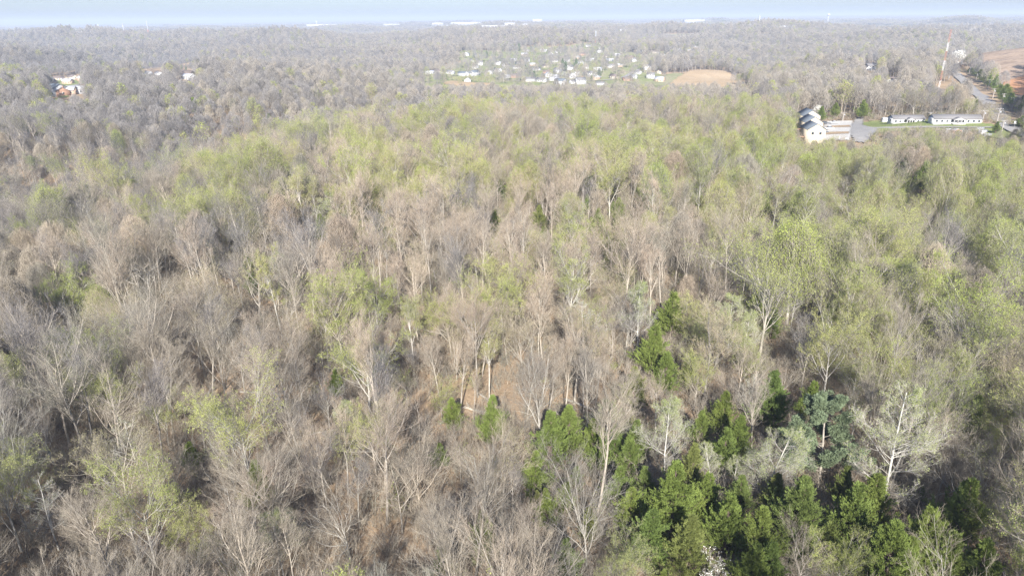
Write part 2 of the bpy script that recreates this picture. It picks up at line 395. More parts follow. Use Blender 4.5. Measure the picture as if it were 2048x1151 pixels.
def cedar(seed, H=11, rad=2.6, n=230, size=.09, dens=120, mid=.22):
    r = np.random.default_rng(seed)
    tp, tr = trunk_line(r, H*.96, .16, K=8, wob=.015)
    # ascending boughs, the lower ones longer, bunched into plumes that part from one another
    t = r.uniform(.10, .99, n); az_ = r.uniform(0, 6.283, n)
    prof = np.where(t < mid, .75+.25*t/mid, ((1-t)/(1-mid))**1.12)*(1+.30*np.sin(az_*3+t*9+seed)+.15*np.sin(az_*7-t*17))
    L = rad*prof*r.uniform(.55, 1.22, n)+.22
    P = np.zeros((n,5,3)); base = np.stack([0*t, 0*t, t*H*.92], 1)
    d = norm(np.stack([np.cos(az_), np.sin(az_), r.uniform(.25,.7,n)], 1)); P[:,0] = base
    for q in range(1,5):
        d = norm(d+np.array([0,0,.16])+r.normal(size=(n,3))*.06); P[:,q] = P[:,q-1]+d*(L/4)[:,None]
    R = np.ones((n,5))*np.linspace(.035,.01,5)
    qp, qr, QL = grow(P, R, r, 6, .25, 1.0, 27, 9, lambda t, i: L[i]*.36+.25, .35, .08, 4, .6, .008)
    nq = len(qp); m = dens*n; i = r.integers(0, nq, m); s = r.uniform(.15, 1, m)*3; i0 = np.minimum(s.astype(int), 2); f = (s-i0)[:,None]
    c = qp[i,i0]*(1-f)+qp[i,i0+1]*f; T = norm(qp[i,i0+1]-qp[i,i0])
    c = c + r.normal(size=(m,3))*(.055*(H/10))
    a = norm(T+r.normal(size=(m,3))*.30+np.array([0,0,.30])); b = norm(np.cross(a, r.normal(size=(m,3))))
    sz = (size*r.uniform(.7,1.5,m))[:,None]
    v = np.stack([c-a*sz*.7, c+b*sz*.24, c+a*sz*1.25, c-b*sz*.24], 1)
    return [tubes(tp,tr,6)], [tubes(P,R,3,0), (v.reshape(-1,3), np.arange(4*m).reshape(-1,4), 1)]
def pine(seed, H=14, rad=4.4, size=.34):
    r = np.random.default_rng(seed)
    tp, tr = trunk_line(r, H*.95, .24, K=8, wob=.02)
    Lf = lambda t, i: rad*(1.1-.75*np.maximum(t-.45,0)/.55)*np.where(t<.5,.85,1)
    lp, lr, LL = grow(tp, tr, r, 46, .22, .99, 68, 10, Lf, .35, .07, 5, .35, .03)
    bp, br, BL = grow(lp, lr, r, 7, .35, 1.0, 42, 10, lambda t, i: LL[i]*.32, .5, .08, 3, .6, .02)
    tips = np.concatenate([bp[:,-1], bp[:,1], lp[:,-1]])
    m = 150*len(tips); c0 = np.repeat(tips, 150, 0); dd = norm(r.normal(size=(m,3))+np.array([0,0,.35]))
    c = c0 + dd*(.52*r.uniform(.2,1,m)**.6)[:,None]*np.array([1.15,1.15,.7]); b = norm(np.cross(dd, r.normal(size=(m,3))))
    sz = (size*r.uniform(.6,1.2,m))[:,None]
    v = np.stack([c-dd*sz*.5, c+b*sz*.13, c+dd*sz*.5, c-b*sz*.13], 1)
    return [tubes(tp,tr,7), tubes(lp,lr,4)], [tubes(bp,br,3,0), (v.reshape(-1,3), np.arange(4*m).reshape(-1,4), 1)]
def brush(seed, H=3.0, n=9, leaf=0):
    r = np.random.default_rng(seed)
    P = np.zeros((n,5,3)); P[:,0,:2] = r.normal(size=(n,2))*.5; P[:,0,2] = -.2
    d = norm(np.stack([r.normal(size=n)*.4, r.normal(size=n)*.4, np.ones(n)], 1)); L = H*r.uniform(.5,1.1,n)
    for q in range(1,5):
        d = norm(d+r.normal(size=(n,3))*.12); P[:,q] = P[:,q-1]+d*(L/4)[:,None]
    R = np.ones((n,5))*np.linspace(.03,.012,5)
    bp, br, BL = grow(P, R, r, 8, .2, 1, 42, 12, lambda t, i: L[i]*.38, .3, .12, 4, .6, .010)
    wp, wr, _ = grow(bp, br, r, 5, .2, 1, 38, 12, lambda t, i: BL[i]*.5, .2, .12, 3, .7, .008)
    parts = [tubes(P,R,4), tubes(bp,br,3), tubes(wp,wr,3)]
    if leaf: parts.append(leaves(wp, r, leaf, .10, .16, 1))
    return parts
def far_tree(seed, H=16, rad=4.3, n=360, leaf=0, th=.045, lsize=.5, low=.42):
    """a whole tree seen from hundreds of metres: trunk, ascending limbs and a domed spray of branch ends"""
    r = np.random.default_rng(seed)
    tp, tr = trunk_line(r, H*.7, .22, K=4, wob=.03)
    lp, lr, LL = grow(tp, tr, r, 8, .35, .95, 36, 9, lambda t, i: H*.36*(.8+.3*t), .5, .07, 4, .6, .06)
    a = r.uniform(0,6.283,n); z = r.uniform(0,1,n)**.75; rr = np.sqrt(np.maximum(1-z**2.2,0))*r.uniform(.25,1,n)**.5
    lump = 1+.18*np.sin(a*2+seed)+.14*np.sin(a*5+seed*2.3)
    c = np.stack([np.cos(a)*rr*rad*lump, np.sin(a)*rr*rad*lump, H*(low+(1-low)*z*(1+.06*np.sin(a*3+seed)))], 1)
    d = norm(np.stack([c[:,0]*.10, c[:,1]*.10, np.full(n,1.0)], 1)+r.normal(size=(n,3))*.35); L = r.uniform(.8,2.2,n)[:,None]
    P = np.stack([c-d*L, c-d*L*.3+r.normal(size=(n,3))*.08, c], 1); R = np.ones((n,3))*np.array([th, th*.8, th*.4])
    parts = [tubes(tp,tr,5), tubes(lp,lr,3), tubes(P,R,3)]
    if leaf:
        parts.append(leaves(c, r, leaf, .55, lsize, 1))
    return parts
def far_cedar(seed, H=11, rad=2.8):
    T, Cw = cedar(seed, H, rad, 60, .5, 26)
    return [T[0], Cw[1]]
def clump(seed, n=7, R0=16, green=.2):
    """a patch of distant wood: several low crowns"""
    r = np.random.default_rng(seed); out = []
    for q in range(n):
        g = r.uniform() < green
        p = far_tree(seed*50+q, r.uniform(12,18), r.uniform(4.5,7), 80, 60 if g else 0, .13, 1.3)
        off = np.array([r.uniform(-R0,R0), r.uniform(-R0,R0), 0])
        out += [(v+off, f, k) for v, f, k in p[2:]]
    return out

def mesh_of(name, parts, mats):
    me = make_mesh(name, parts)
    for m in mats: me.materials.append(M[m])
    return me
class Kind:
    def __init__(self, name, build, tmat, cmats, phrase, H, W):
        T, Cw = build
        self.name = name; self.phrase = phrase; self.H = H; self.W = W
        self.trunk = mesh_of('trunk', T, [tmat]); self.crown = mesh_of('crown', Cw, cmats)
        v = np.concatenate([c[0] for c in Cw]); 
        self.top = float(v[:,2].max()); self.width = float(np.percentile(np.hypot(v[:,0],v[:,1]), 97)*2)
K = {}
def add(key, *a): K[key] = Kind(*a)
for i, s in enumerate((11,12,13)):
    add(f'open{i}', 'bare_tree', bare_tree(s, 16+i, 'open', 12), 'bark', ['twig'], 'broad bare tree', 0, 0)
for i, s in enumerate((21,22,23,24)):
    add(f'slim{i}', 'bare_tree', bare_tree(s, 18+i*.8, 'slim', 13, trunk_to=.8), 'bark', ['twig'], 'slim bare tree', 0, 0)
for i, s in enumerate((31,32,33)):
    add(f'fan{i}', 'bare_tree', bare_tree(s, 16.5+i, 'fan', 10, trunk_to=.5), 'pale_bark' if i == 0 else 'bark', ['twig'], 'fan-shaped bare tree', 0, 0)
for i, (s, st, tt, sp, gn) in enumerate(((101,'open',.55,1.1,1.7),(102,'fan',.38,.9,1.5),(103,'slim',.9,1.15,1.3),(104,'open',.82,.8,1.2))):
    add(f'wild{i}', 'bare_tree', bare_tree(s, 14.5+1.2*i, st, 9+2*i, trunk_to=tt, spread=sp, gnarl=gn), ['bark','pale_bark','bark','bark'][i], ['twig'], 'crooked bare tree', 0, 0)
add('gnarl', 'bare_tree', bare_tree(35, 15, 'open', 11, trunk_to=.5, spread=1.25, gnarl=2.2), 'pale_bark', ['twig'], 'gnarled bare tree', 0, 0)
for i, s in enumerate((41,42,43)):
    add(f'leaf{i}', 'leafing_tree', bare_tree(s, 15.5+i, 'open', 14, leaf=17000, leaf_size=.115, tw=.9, spread=1.08, leaf_zmin=.3), 'pale_bark' if i == 1 else 'bark', ['twig','leaf'], 'yellow-green leafing tree', 0, 0)
for i, s in enumerate((47,48)):
    add(f'bright{i}', 'leafing_tree', bare_tree(s, 16.5, 'open', 17, leaf=24000, leaf_size=.12, tw=.9, spread=1.05, leaf_zmin=.25), 'pale_bark', ['twig','bright_leaf'], 'bright green leafing tree', 0, 0)
for i, s in enumerate((45,46)):
    add(f'budslim{i}', 'leafing_tree', bare_tree(s, 18, 'slim', 13, trunk_to=.8, leaf=9000, leaf_size=.105), 'pale_bark', ['twig','leaf'], 'slim leafing tree', 0, 0)
for i, s in enumerate((51,52)):
    add(f'bud{i}', 'budding_tree', bare_tree(s, 16, 'open' if i else 'fan', 11, leaf=7500, leaf_size=.085, trunk_to=.6), 'bark', ['twig','bud'], 'olive budding tree', 0, 0)
for i, s in enumerate((61,62,63)):
    add(f'syc{i}', 'white_barked_tree', bare_tree(s, 14.5+i, 'cone', 30, leaf=12000, leaf_size=.095, leaf_zmin=.42), 'white_bark', ['pale_bark','pale_leaf'], 'white-barked tree', 0, 0)
add('sycbare', 'white_barked_tree', bare_tree(65, 13, 'cone', 24, lowres=True, leaf=1500, leaf_size=.08), 'white_bark', ['pale_bark','pale_leaf'], 'white-barked bare tree', 0, 0)
for i, s in enumerate((71,72,73,74)):
    add(f'cedar{i}', 'cedar_tree', cedar(s, 9+i*1.1, 2.1+.28*i, 190+20*i, dens=260), 'dark_bark', ['dark_bark','cedar'], 'dark green cedar', 0, 0)
for i in range(3):
    ft = far_tree(700+i, 15+i*.8, 3.9+.35*i, 1500, 16000, th=.020, lsize=.12, low=.36-.03*i); add(f'dome{i}', 'leafing_tree', (ft[:2], ft[2:]), 'pale_bark', ['twig', 'bright_leaf' if i == 0 else 'leaf'], '', 0, 0)
for i in range(2):
    ft = far_tree(710+i, 15.5+i, 4.2+.3*i, 2600, th=.020, low=.38); add(f'domebare{i}', 'bare_tree', (ft[:2], ft[2:]), 'bark', ['twig'], '', 0, 0)
add('pine', 'pine_tree', pine(81, 14, 5.2), 'bark', ['bark','pine'], 'blue-green pine', 0, 0)
add('dogwood', 'blossoming_tree', bare_tree(91, 6.5, 'open', 9, leaf=1000, leaf_size=.12, lowres=True, trunk_to=.5, leaf_zmin=.3), 'bark', ['twig','blossom'], 'white-blossomed tree', 0, 0)
add('redbud', 'bare_tree', bare_tree(95, 10, 'open', 10, trunk_to=.45, spread=1.15), 'bark', ['twig'], 'low bare tree', 0, 0)

# ------------------------------------------------------------------ ground
def build_ground():
    a = np.concatenate([np.linspace(-58, 58, 430), np.linspace(58, 302, 62)[1:-1]])
    a = np.radians(a); rr = np.concatenate([[1.0, 6.0, 12.0], np.geomspace(20, 19000, 520)])
    A, R = np.meshgrid(a, rr); x = np.sin(A)*R; y = np.cos(A)*R; z = height(x, y)
    v = np.stack([x, y, z], -1).reshape(-1, 3); n = len(a); m = len(rr)
    i = np.arange(m-1)[:,None]*n; j = np.arange(n)[None,:]; j2 = (j+1) % n
    f = np.stack([i+j, i+n+j, i+n+j2, i+j2], -1).reshape(-1, 4)[:, ::-1]
    ring = v[:n]; cv = np.vstack([ring, [[0,0,float(height(0,0))]]]); cf = np.array([(q, (q+1) % n, n) for q in range(n)])[:, ::-1]
    o = link_mesh('ground', [(v, f, 0), (cv, cf, 0)], ['ground'])
    for p in o.data.polygons: pass
    o.data.polygons.foreach_set('use_smooth', np.ones(len(o.data.polygons), bool))
    tag(o, kind='structure')
build_ground()

def inside(px, py, poly):
    poly = np.asarray(poly); r = np.zeros(np.shape(px), bool); n = len(poly)
    for i in range(n):
        x1, y1 = poly[i]; x2, y2 = poly[(i+1) % n]
        c = ((y1 > py) != (y2 > py)) & (px < (x2-x1)*(py-y1)/((y2-y1) if y2 != y1 else 1e-9)+x1)
        r ^= c
    return r
CLEAR = []       # (world polygon, share of trees kept)
def sheet(name, pix, mat, step, lift=.35, kind='structure', keep=0.0, world_poly=None, smooth=2):
    poly = np.array([trace(u, v) for u, v in pix]) if world_poly is None else np.array(world_poly, float)
    for _ in range(smooth):                          # round the corners off
        nx = np.roll(poly, -1, 0); poly = np.stack([poly*.75+nx*.25, poly*.25+nx*.75], 1).reshape(-1, 2)
    CLEAR.append((poly, keep))
    x0, y0 = poly.min(0); x1, y1 = poly.max(0)
    xs = np.arange(x0, x1+step, step); ys = np.arange(y0, y1+step, step)
    X, Y = np.meshgrid(xs, ys); Z = height(X, Y)+lift
    cx, cy2 = (X[:-1,:-1]+step/2), (Y[:-1,:-1]+step/2)
    keepc = inside(cx, cy2, poly)
    n = len(xs); i, j = np.nonzero(keepc)
    if len(i) < 4: return None
    f = np.stack([i*n+j, i*n+j+1, (i+1)*n+j+1, (i+1)*n+j], -1)
    used = np.unique(f); remap = np.zeros(X.size, int); remap[used] = np.arange(len(used))
    v = np.stack([X.ravel(), Y.ravel(), Z.ravel()], -1)[used]
    o = link_mesh(name, [(v, remap[f], 0)], [mat]); tag(o, kind=kind); return o
ROADS = []
def ribbon(name, pts, width, mat, lift=.5, world_pts=False, edge=None):
    P = np.array(pts if world_pts else [trace(u, v) for u, v in pts], float)
    d = np.r_[0, np.cumsum(np.hypot(*np.diff(P, axis=0).T))]; s = np.arange(0, d[-1], 4.0)
    # smooth through the points
    x = np.interp(s, d, P[:,0]); y = np.interp(s, d, P[:,1])
    for _ in range(40):
        x[1:-1] = (x[:-2]+2*x[1:-1]+x[2:])/4; y[1:-1] = (y[:-2]+2*y[1:-1]+y[2:])/4
    t = norm(np.stack([np.gradient(x), np.gradient(y)], -1)); nrm = np.stack([t[:,1], -t[:,0]], -1)
    rows = [np.stack([x+nrm[:,0]*w, y+nrm[:,1]*w], -1) for w in np.linspace(-width/2, width/2, 3)]
    V = np.stack(rows, 1).reshape(-1, 2); zc = height(x, y)+lift
    for _ in range(30): zc[1:-1] = (zc[:-2]+2*zc[1:-1]+zc[2:])/4
    z = np.repeat(zc, 3)
    v = np.column_stack([V, z]); n = len(x); f = []
    for q in range(n-1):
        for k in range(2): f.append((q*3+k, q*3+k+1, q*3+k+4, q*3+k+3))
    o = link_mesh(name, [(v, np.array(f)[:, ::-1], 0)], [mat]); tag(o, kind='structure')
    if edge:
        for w in edge:
            a = np.column_stack([x+nrm[:,0]*(w-.12), y+nrm[:,1]*(w-.12), zc+.05]); b = np.column_stack([x+nrm[:,0]*(w+.12), y+nrm[:,1]*(w+.12), zc+.05])
            vv = np.stack([a, b], 1).reshape(-1, 3); ff = np.array([(2*q, 2*q+1, 2*q+3, 2*q+2) for q in range(n-1)])[:, ::-1]
            tag(link_mesh('road_line', [(vv, ff, 0)], ['line_paint']), kind='structure')
    ROADS.append((np.stack([x, y], -1), width)); return o

sheet('village_grass', [(800,168),(850,178),(1000,180),(1200,180),(1340,178),(1330,150),(1290,138),(1345,122),(1325,100),(1270,112),(1225,92),(1180,86),(1120,96),(1060,91),(1000,103),(960,99),(900,112),(930,126),(870,134),(840,150)], 'village_grass', 6, keep=.10, smooth=1)
sheet('village_grass', [(1345,122),(1352,104),(1400,94),(1460,98),(1470,108),(1420,120)], 'village_grass', 6, keep=.3)
sheet('bare_field', [(1328,176),(1340,166),(1356,156),(1366,149),(1380,142),(1410,140),(1440,141),(1456,144),(1464,151),(1484,155),(1504,161),(1490,168),(1460,172),(1420,178),(1370,180)], 'stubble', 4, lift=.6)
sheet('grass_strip', [(1300,176),(1330,176),(1350,160),(1372,147),(1345,146),(1310,158)], 'village_grass', 4, lift=.45)
sheet('green_meadow', [(1308,80),(1318,72),(1350,68),(1402,68),(1405,78),(1360,82)], 'village_grass', 12, lift=.6)
for k, q in enumerate([[(131,86),(176,85),(176,82),(131,83)],[(186,86),(218,84),(222,79),(190,80)],[(248,86),(274,83),(276,78),(250,79)],[(270,113),(310,110),(308,107),(272,108)],
          [(8,90),(24,89),(24,86),(8,87)],[(835,100),(872,98),(874,95),(838,96)],[(1285,76),(1299,76),(1299,70),(1285,70)],[(300,80),(322,80),(322,77),(300,77)],[(1415,84),(1470,84),(1470,80),(1415,80)]]):
    sheet('meadow', q, 'hay' if k < 4 or k == 7 else 'village_grass', 14, lift=.9, smooth=1)
_r = random.Random(21)
for _ in range(26):
    u, v = _r.uniform(20, 2030), _r.choice([_r.uniform(58, 72), _r.uniform(70, 100)])
    if (840 < u < 1360 and v > 84) or (u > 1860 and v > 85) or v < 58: continue
    w = _r.uniform(20, 60)*(.7 if v < 66 else 1); h_ = max(w*_r.uniform(.08,.15), 3.2 if v < 66 else 4.5)
    sheet('meadow', [(u-w*.5,v+h_*.3),(u-w*.1,v+h_*.6),(u+w*.5,v+h_*.2),(u+w*.35,v-h_*.5),(u-w*.3,v-h_*.6)], _r.choice(['hay','village_grass','village_grass','verge']), 16 if v > 70 else 28, lift=1.2, smooth=1)
sheet('clay_bank', [(885,166),(905,160),(945,165),(1000,172),(960,176),(900,173)], 'stubble', 4, lift=.7)
sheet('left_lawn', [(95,196),(160,194),(165,165),(140,158),(100,164)], 'lawn', 3)
hp = [(655+230*math.cos(t)*(1 if math.cos(t) > 0 else .80), 830+215*math.sin(t)) for t in np.linspace(0, 6.283, 24, endpoint=False)]
sheet('cleared_hillside', None, 'clearcut', 4, lift=.5, world_poly=hp)
sheet('cleared_slope_foot', [(1948,142),(1975,122),(2010,118),(2070,120),(2070,216),(2040,208),(2014,190),(1988,168)], 'clearcut', 3, lift=.75)
sheet('orange_clay_slope', [(1988,178),(2003,172),(2030,158),(2060,148),(2075,190),(2025,194)], 'orange_soil', 3, lift=1.1)
sheet('dry_verge', [(1895,128),(1918,130),(1948,152),(1978,178),(2018,222),(2050,246),(2030,256),(2010,240),(1996,222),(1974,198),(1942,168),(1915,146)], 'verge', 3, lift=.3)
sheet('clearing_grass', [(1700,262),(1716,246),(1760,240),(1860,240),(1962,246),(2010,252),(2060,262),(2060,300),(1980,276),(1960,262),(1860,262),(1780,264),(1745,268)], 'lawn', 3)
sheet('parking_court', [(1635,282),(1652,243),(1706,243),(1700,282)], 'concrete', 1.5, lift=.45, smooth=0)
sheet('turning_area', [(1698,284),(1705,243),(1720,234),(1729,235),(1722,252),(1745,256),(1760,262),(1745,270),(1736,288)], 'asphalt', 1.5, lift=.5, smooth=1)
sheet('grass_island', [(1652,254),(1700,252),(1700,255.5),(1650,257.5)], 'verge', 1, lift=.6, smooth=0)
sheet('grass_island', [(1648,266),(1698,265),(1697,269),(1646,271)], 'verge', 1, lift=.6, smooth=0)
ribbon('drive', [(1726,259),(1790,256.5),(1860,254.5),(1930,253),(1990,255),(2005,257)], 6, 'asphalt', .55)
ribbon('road', [(2140,300),(2060,277),(2030,264),(2008,252),(2001,240),(1994,228),(1988,218),(1972,204),(1950,188),(1938,174),(1928,162),(1916,150),(1900,138),(1880,126)], 8.5, 'asphalt', .62)
ribbon('village_street', [(1340,128),(1290,136),(1262,146),(1240,158),(1200,163),(1120,160),(1080,158)], 7, 'asphalt', .7)
ribbon('village_lane', [(900,152),(960,147),(1000,138),(1040,133)], 7, 'asphalt', .7)
ribbon('left_street', [(90,176),(120,176),(160,172),(190,162)], 6, 'asphalt', .7)

# ------------------------------------------------------------------ where each tree stands
# picture areas that stay open because something beyond shows there: u0, u1, v0, v1, distance of what shows
OPEN = [(1606,1700,238,272,0),(1698,1745,234,280,0),(1738,1775,240,256,0),(1776,1846,238,250,0),(1858,1958,238,250,0),(1966,2060,236,268,0),
        (1885,1950,256,266,2),(1950,1992,258,272,2),(100,158,156,190,0),(1950,2060,90,188,1),(1905,1950,118,165,1),(1992,2045,200,236,1),
        (850,1345,92,172,1),(1330,1500,136,172,1),(1874,1890,132,172,1),(1732,1752,130,143,0),(1780,1798,155,165,0),(284,322,141,150,0),(360,384,145,158,0),(885,1000,158,168,1),(205,400,108,122,1),(560,605,66,82,1),(125,280,78,88,1)]
def hidden_view(u, vt, vb, hw, dist):
    for u0, u1, v0, v1, front in OPEN:
        if front == 2:
            if u+hw > u0 and u-hw < u1 and vt < v1-4 and vb > v0 and (int(u*7+vb*3) % 10) < 6: return True
            continue
        if u0 in (1966,) and (int(u*11+vb*5) % 100) < 12: continue
        if u+hw > u0 and u-hw < u1 and vt < v1 and vb > (v1 if front else v0): return True
    return False
HV2 = []
HV = []          # picture places of the named trees, kept in sight
def hides_named(u, vt, vb, hw, dist):
    for hu, hv, hh, hd, w in HV:
        if dist < hd-.5 and abs(u-hu) < hh*.55+hw*.55 and vt < hv+hh*.30 and vb > hv-hh*.3 and w: return True
    return False
# picture-space mixes: (u, v, su, sv, strength)
GREEN = [(750,370,180,55,0.37),(1050,320,230,60,0.37),(1350,400,180,55,0.30),(1500,300,140,40,0.26),(1760,400,170,80,0.37),(1950,450,110,140,0.33),(1950,650,120,150,0.26),
         (450,420,110,45,0.37),(150,420,90,35,0.18),(700,260,230,30,0.22),(950,230,260,30,0.30),(1620,600,120,60,0.18),(1750,650,110,60,0.26),(1400,680,90,60,0.30),(800,640,150,90,0.16),
         (1800,290,260,40,0.37),(1450,330,150,50,0.18),(1150,520,60,60,0.22),(1700,150,250,50,0.16),(1450,165,120,20,0.44),(1700,215,200,22,0.30),(60,180,80,40,0.18),(2000,860,80,160,0.22)]
CEDAR = [(1480,1010,260,110,.95),(1250,900,90,80,.5),(1360,690,60,50,.35),(1800,1090,160,60,.8),(1150,425,90,35,.30),(1240,400,60,25,.2),(720,455,50,30,.2),(1100,865,40,35,.6),(1800,320,30,30,.3),(1540,790,120,60,.25)]
OPENG = [(480,770,90,50,.42),(935,800,100,42,.62),(300,900,60,40,.15)]
SLIM = [(950,420,260,110,.6),(1000,700,250,150,.85),(1700,240,200,30,.5)]
GREY = [(150,330,260,90,.7),(250,200,300,60,.8),(60,230,120,70,.6),(120,700,160,200,.5),(500,520,110,70,.7),(1850,720,160,90,.55),(1650,600,200,60,.2),(900,120,900,40,.4),(1700,215,250,20,.5),(60,1000,120,120,.3)]
TAN = [(880,450,240,90,1.2),(950,720,230,160,1.05),(1350,500,200,120,.35),(1050,1000,250,150,.55),(650,1000,200,120,.4),(1000,230,300,30,.3)]
def bump(L, u, v, base=0.0):
    s = base + 0*u
    for a, b, su, sv, k in L: s = s + k*np.exp(-.5*((u-a)/su)**2-.5*((v-b)/sv)**2)
    return s

HERO = [ # u, v of the middle of the crown, crown width in picture pixels, kind, words for the label, short name used by neighbours
 (1338,862,128,'syc0','large white-trunked tree with pale green symmetrical crown above the cedars','symmetrical white-trunked tree'),
 (1540,900,138,'syc1','white tree with wide bare lower limbs and olive top among the cedars','white tree with wide bare limbs'),
 (1798,890,175,'syc2','tall white-trunked tree leaning over dark shadow, widest pale crown at the right','tall white tree over the dark hollow'),
 (1213,845,92,'syc0','slender white-trunked tree with light green crown beside the cedar hedge','slender white-trunked tree'),
 (1432,925,72,'syc2','small white-stemmed leafing tree between two cedars','small white-stemmed tree'),
 (1468,950,52,'syc1','thin white-stemmed sapling just right of the small white-stemmed tree','thin white-stemmed sapling'),
 (1500,785,66,'sycbare','pale bare conical tree standing against dark cedars','pale bare conical tree'),
 (1658,862,138,'pine','round-crowned blue-green pine, the only pine in the wood','round blue-green pine'),
 (1595,515,124,'dome0','bright yellow-green round tree, largest leafing crown in the middle of the right half','bright round green tree'),
 (1850,600,92,'dome1','round yellow-green tree rising above brown scrub at the right','round green tree above brown scrub'),
 (748,575,130,'bright1','bright yellow-green tree in the middle of tan bare woods','bright tree in the tan woods'),
 (578,585,60,'bright0','small round yellow-green tree left of the brighter large one','small round green tree'),
 (118,580,110,'bright1','pale yellow-green tree with forked white trunk near the left edge','pale green tree near the left edge'),
 (1312,372,80,'dome0','dense round green tree behind the middle band of bare trees','dense round green tree'),
 (1612,405,58,'budslim0','upright fresh green tree with a pointed top','pointed fresh green tree'),
 (1250,1118,125,'leaf0','bright lime-green tree at the bottom edge below the cedars','lime-green tree at the bottom'),
 (1700,1125,135,'bright0','bright lime-green tree at the bottom edge right of the brown bare one','lime-green tree by the blossom'),
 (275,985,175,'leaf1','largest spreading yellow-green tree with white forked trunk at lower left','large spreading green tree at lower left'),
 (378,1050,95,'leaf0','narrow lime-green tree with a white trunk beside the large spreading one','narrow lime-green tree'),
 (1045,655,112,'bud0','tall fan-shaped tree just turning pale green at its tips','tall pale green fan-shaped tree'),
 (1140,565,84,'budslim0','tall leafing tree with two long straight trunks','tall twin-trunked green tree'),
 (1762,655,72,'budslim1','yellow-green tree with a pointed crown between brown bare trees','pointed yellow-green tree'),
 (1420,660,110,'leaf2','wide olive-green tree above a low green tree','wide olive-green tree'),
 (1395,745,84,'leaf0','low bright green tree in front of a wide olive one','low bright green tree'),
 (1700,400,84,'leaf1','tall grey-green tree in front of a leaning dead white tree','tall grey-green tree'),
 (1895,370,80,'dome2','rounded pale green tree at the right below the houses','rounded pale green tree'),
 (1990,500,95,'leaf0','broad green tree close to the right edge','broad green tree at the right edge'),
 (1995,1045,130,'leaf2','large light green tree with pale limbs in the lower right corner','large light green corner tree'),
 (2010,800,95,'leaf1','light green tree with thin pale stems at the right edge','light green right-edge tree'),
 (640,690,90,'bud1','thinly leafing yellowish tree in front of the bright tree','thinly leafing yellowish tree'),
 (822,645,78,'budslim1','small light green top among tan bare stems','small light green top'),
 (812,765,75,'bud1','pale olive tree among tan bare stems','pale olive tree'),
 (322,822,48,'leaf1','small light green treetop above fallen dark branches','small light green treetop'),
 (965,915,165,'fan0','pale bare tree with dense upswept fan of branches','pale upswept fan tree'),
 (830,880,170,'fan1','wide bare tree with fine pinkish twigs','wide pinkish bare tree'),
 (1180,965,190,'fan0','large pale bare tree with spreading silvery limbs beside the cedars','large silvery spreading tree'),
 (690,1020,190,'gnarl','gnarled pale bare tree with thick twisting limbs','gnarled pale tree'),
 (1230,610,112,'fan1','tall dense bare tree with upswept pinkish crown','tall dense pinkish tree'),
 (1405,520,112,'fan2','broad bare tree with smooth domed crown','smooth domed bare tree'),
 (1080,740,150,'fan0','pale bare tree with low side limbs above the clay clearing','pale tree above the clay clearing'),
 (890,520,150,'fan2','wide grey bare tree crown in the middle of the picture','wide grey central tree'),
 (1612,655,88,'fan1','rounded grey bare tree behind the pine','rounded grey bare tree'),
 (1840,770,175,'open1','wide dark brown bare tree behind the tall white one','wide dark brown bare tree'),
 (1600,1105,105,'open0','brown bare tree at the bottom edge between two lime-green trees','brown bare tree at the bottom'),
 (290,525,120,'gnarl','bare tree with two leaning pale trunks over dark shade','bare tree with leaning twin trunks'),
 (500,520,130,'open2','large dark grey bare tree with a broad rounded crown','large dark grey round tree'),
 (1690,350,46,'sycbare','leaning dead white tree without leaves above green crowns','leaning dead white tree'),
 (1400,800,62,'redbud','small reddish bare tree between green cedars','small reddish bare tree'),
 (205,790,120,'open0','grey bare tree with dark leaning trunk at left','grey tree with dark leaning trunk'),
 (90,860,130,'gnarl','pale crooked bare tree near the left edge','pale crooked tree at the left edge'),
 (90,1010,95,'sycbare','small white-branched bare tree over the shaded slope at lower left','small white-branched tree'),
 (1737,1078,46,'dogwood','white-blossomed shrubby tree between dark cedars near the bottom right','white-blossomed tree'),
 (1318,1082,28,'dogwood','small pinkish-white blossoming tree tucked between cedars at the bottom','small blossoming tree'),
 (1440,1148,70,'dogwood','bright white blossoming tree cut by the bottom edge','blossoming tree at the bottom edge'),
 (1588,868,26,'dogwood','tiny whitish blossoming tree beside the pine','tiny blossoming tree'),
 (615,455,34,'dogwood','whitish blossoming tree in the bare wood left of the middle','distant blossoming tree'),
]
CEDS = [(1240,965,58),(1100,865,72),(1135,848,60),(1262,905,54),(1262,1010,62),(1310,690,62),(1345,985,92),(1378,1080,84),(1460,1035,84),(1300,1065,76),(1522,1062,70),
 (1600,1010,92),(1702,1025,100),(1752,1000,72),(1782,1105,92),(1852,1085,92),(1932,1010,80),(1900,1122,80),(1428,1125,80),(1505,1135,72),(1345,620,62),(1186,872,54),
 (905,822,40),(1445,815,52),(1452,895,66),(1548,785,66),(1625,795,46),(1580,1060,60),(1560,960,60),(1270,765,50),(1330,735,50),(1815,1120,70),(1660,1080,64),(1960,1130,70),(1415,985,60),
 (1150,430,36),(1195,440,38),(1080,430,30),(1240,415,28),(1400,395,22),(1528,402,30),(1812,330,34),(1850,345,26),(640,448,30),(720,460,30),(1000,375,26),(500,560,26),(1230,880,50),(1200,905,48),(1335,900,40),(1390,1010,56),(1480,985,54),
 (880,905,36),(1520,595,36),(1545,640,34),(1405,850,44),(1290,960,46),(1540,1120,60),(1740,1130,64),(380,905,34)]

placed = []      # x, y, radius
def put_radius(x, y, r): placed.append((x, y, r))
def blocked(x, y, r):
    if not placed: return False
    P = np.array(placed); return bool((np.hypot(P[:,0]-x, P[:,1]-y) < (P[:,2]+r)).any())
def open_ground(x, y, rnd):
    for poly, keep in CLEAR:
        if inside(np.array(x), np.array(y), poly) and rnd > keep: return True
    for P, w in ROADS:
        if np.hypot(P[:,0]-x, P[:,1]-y).min() < w/2+3.5: return True
    return False

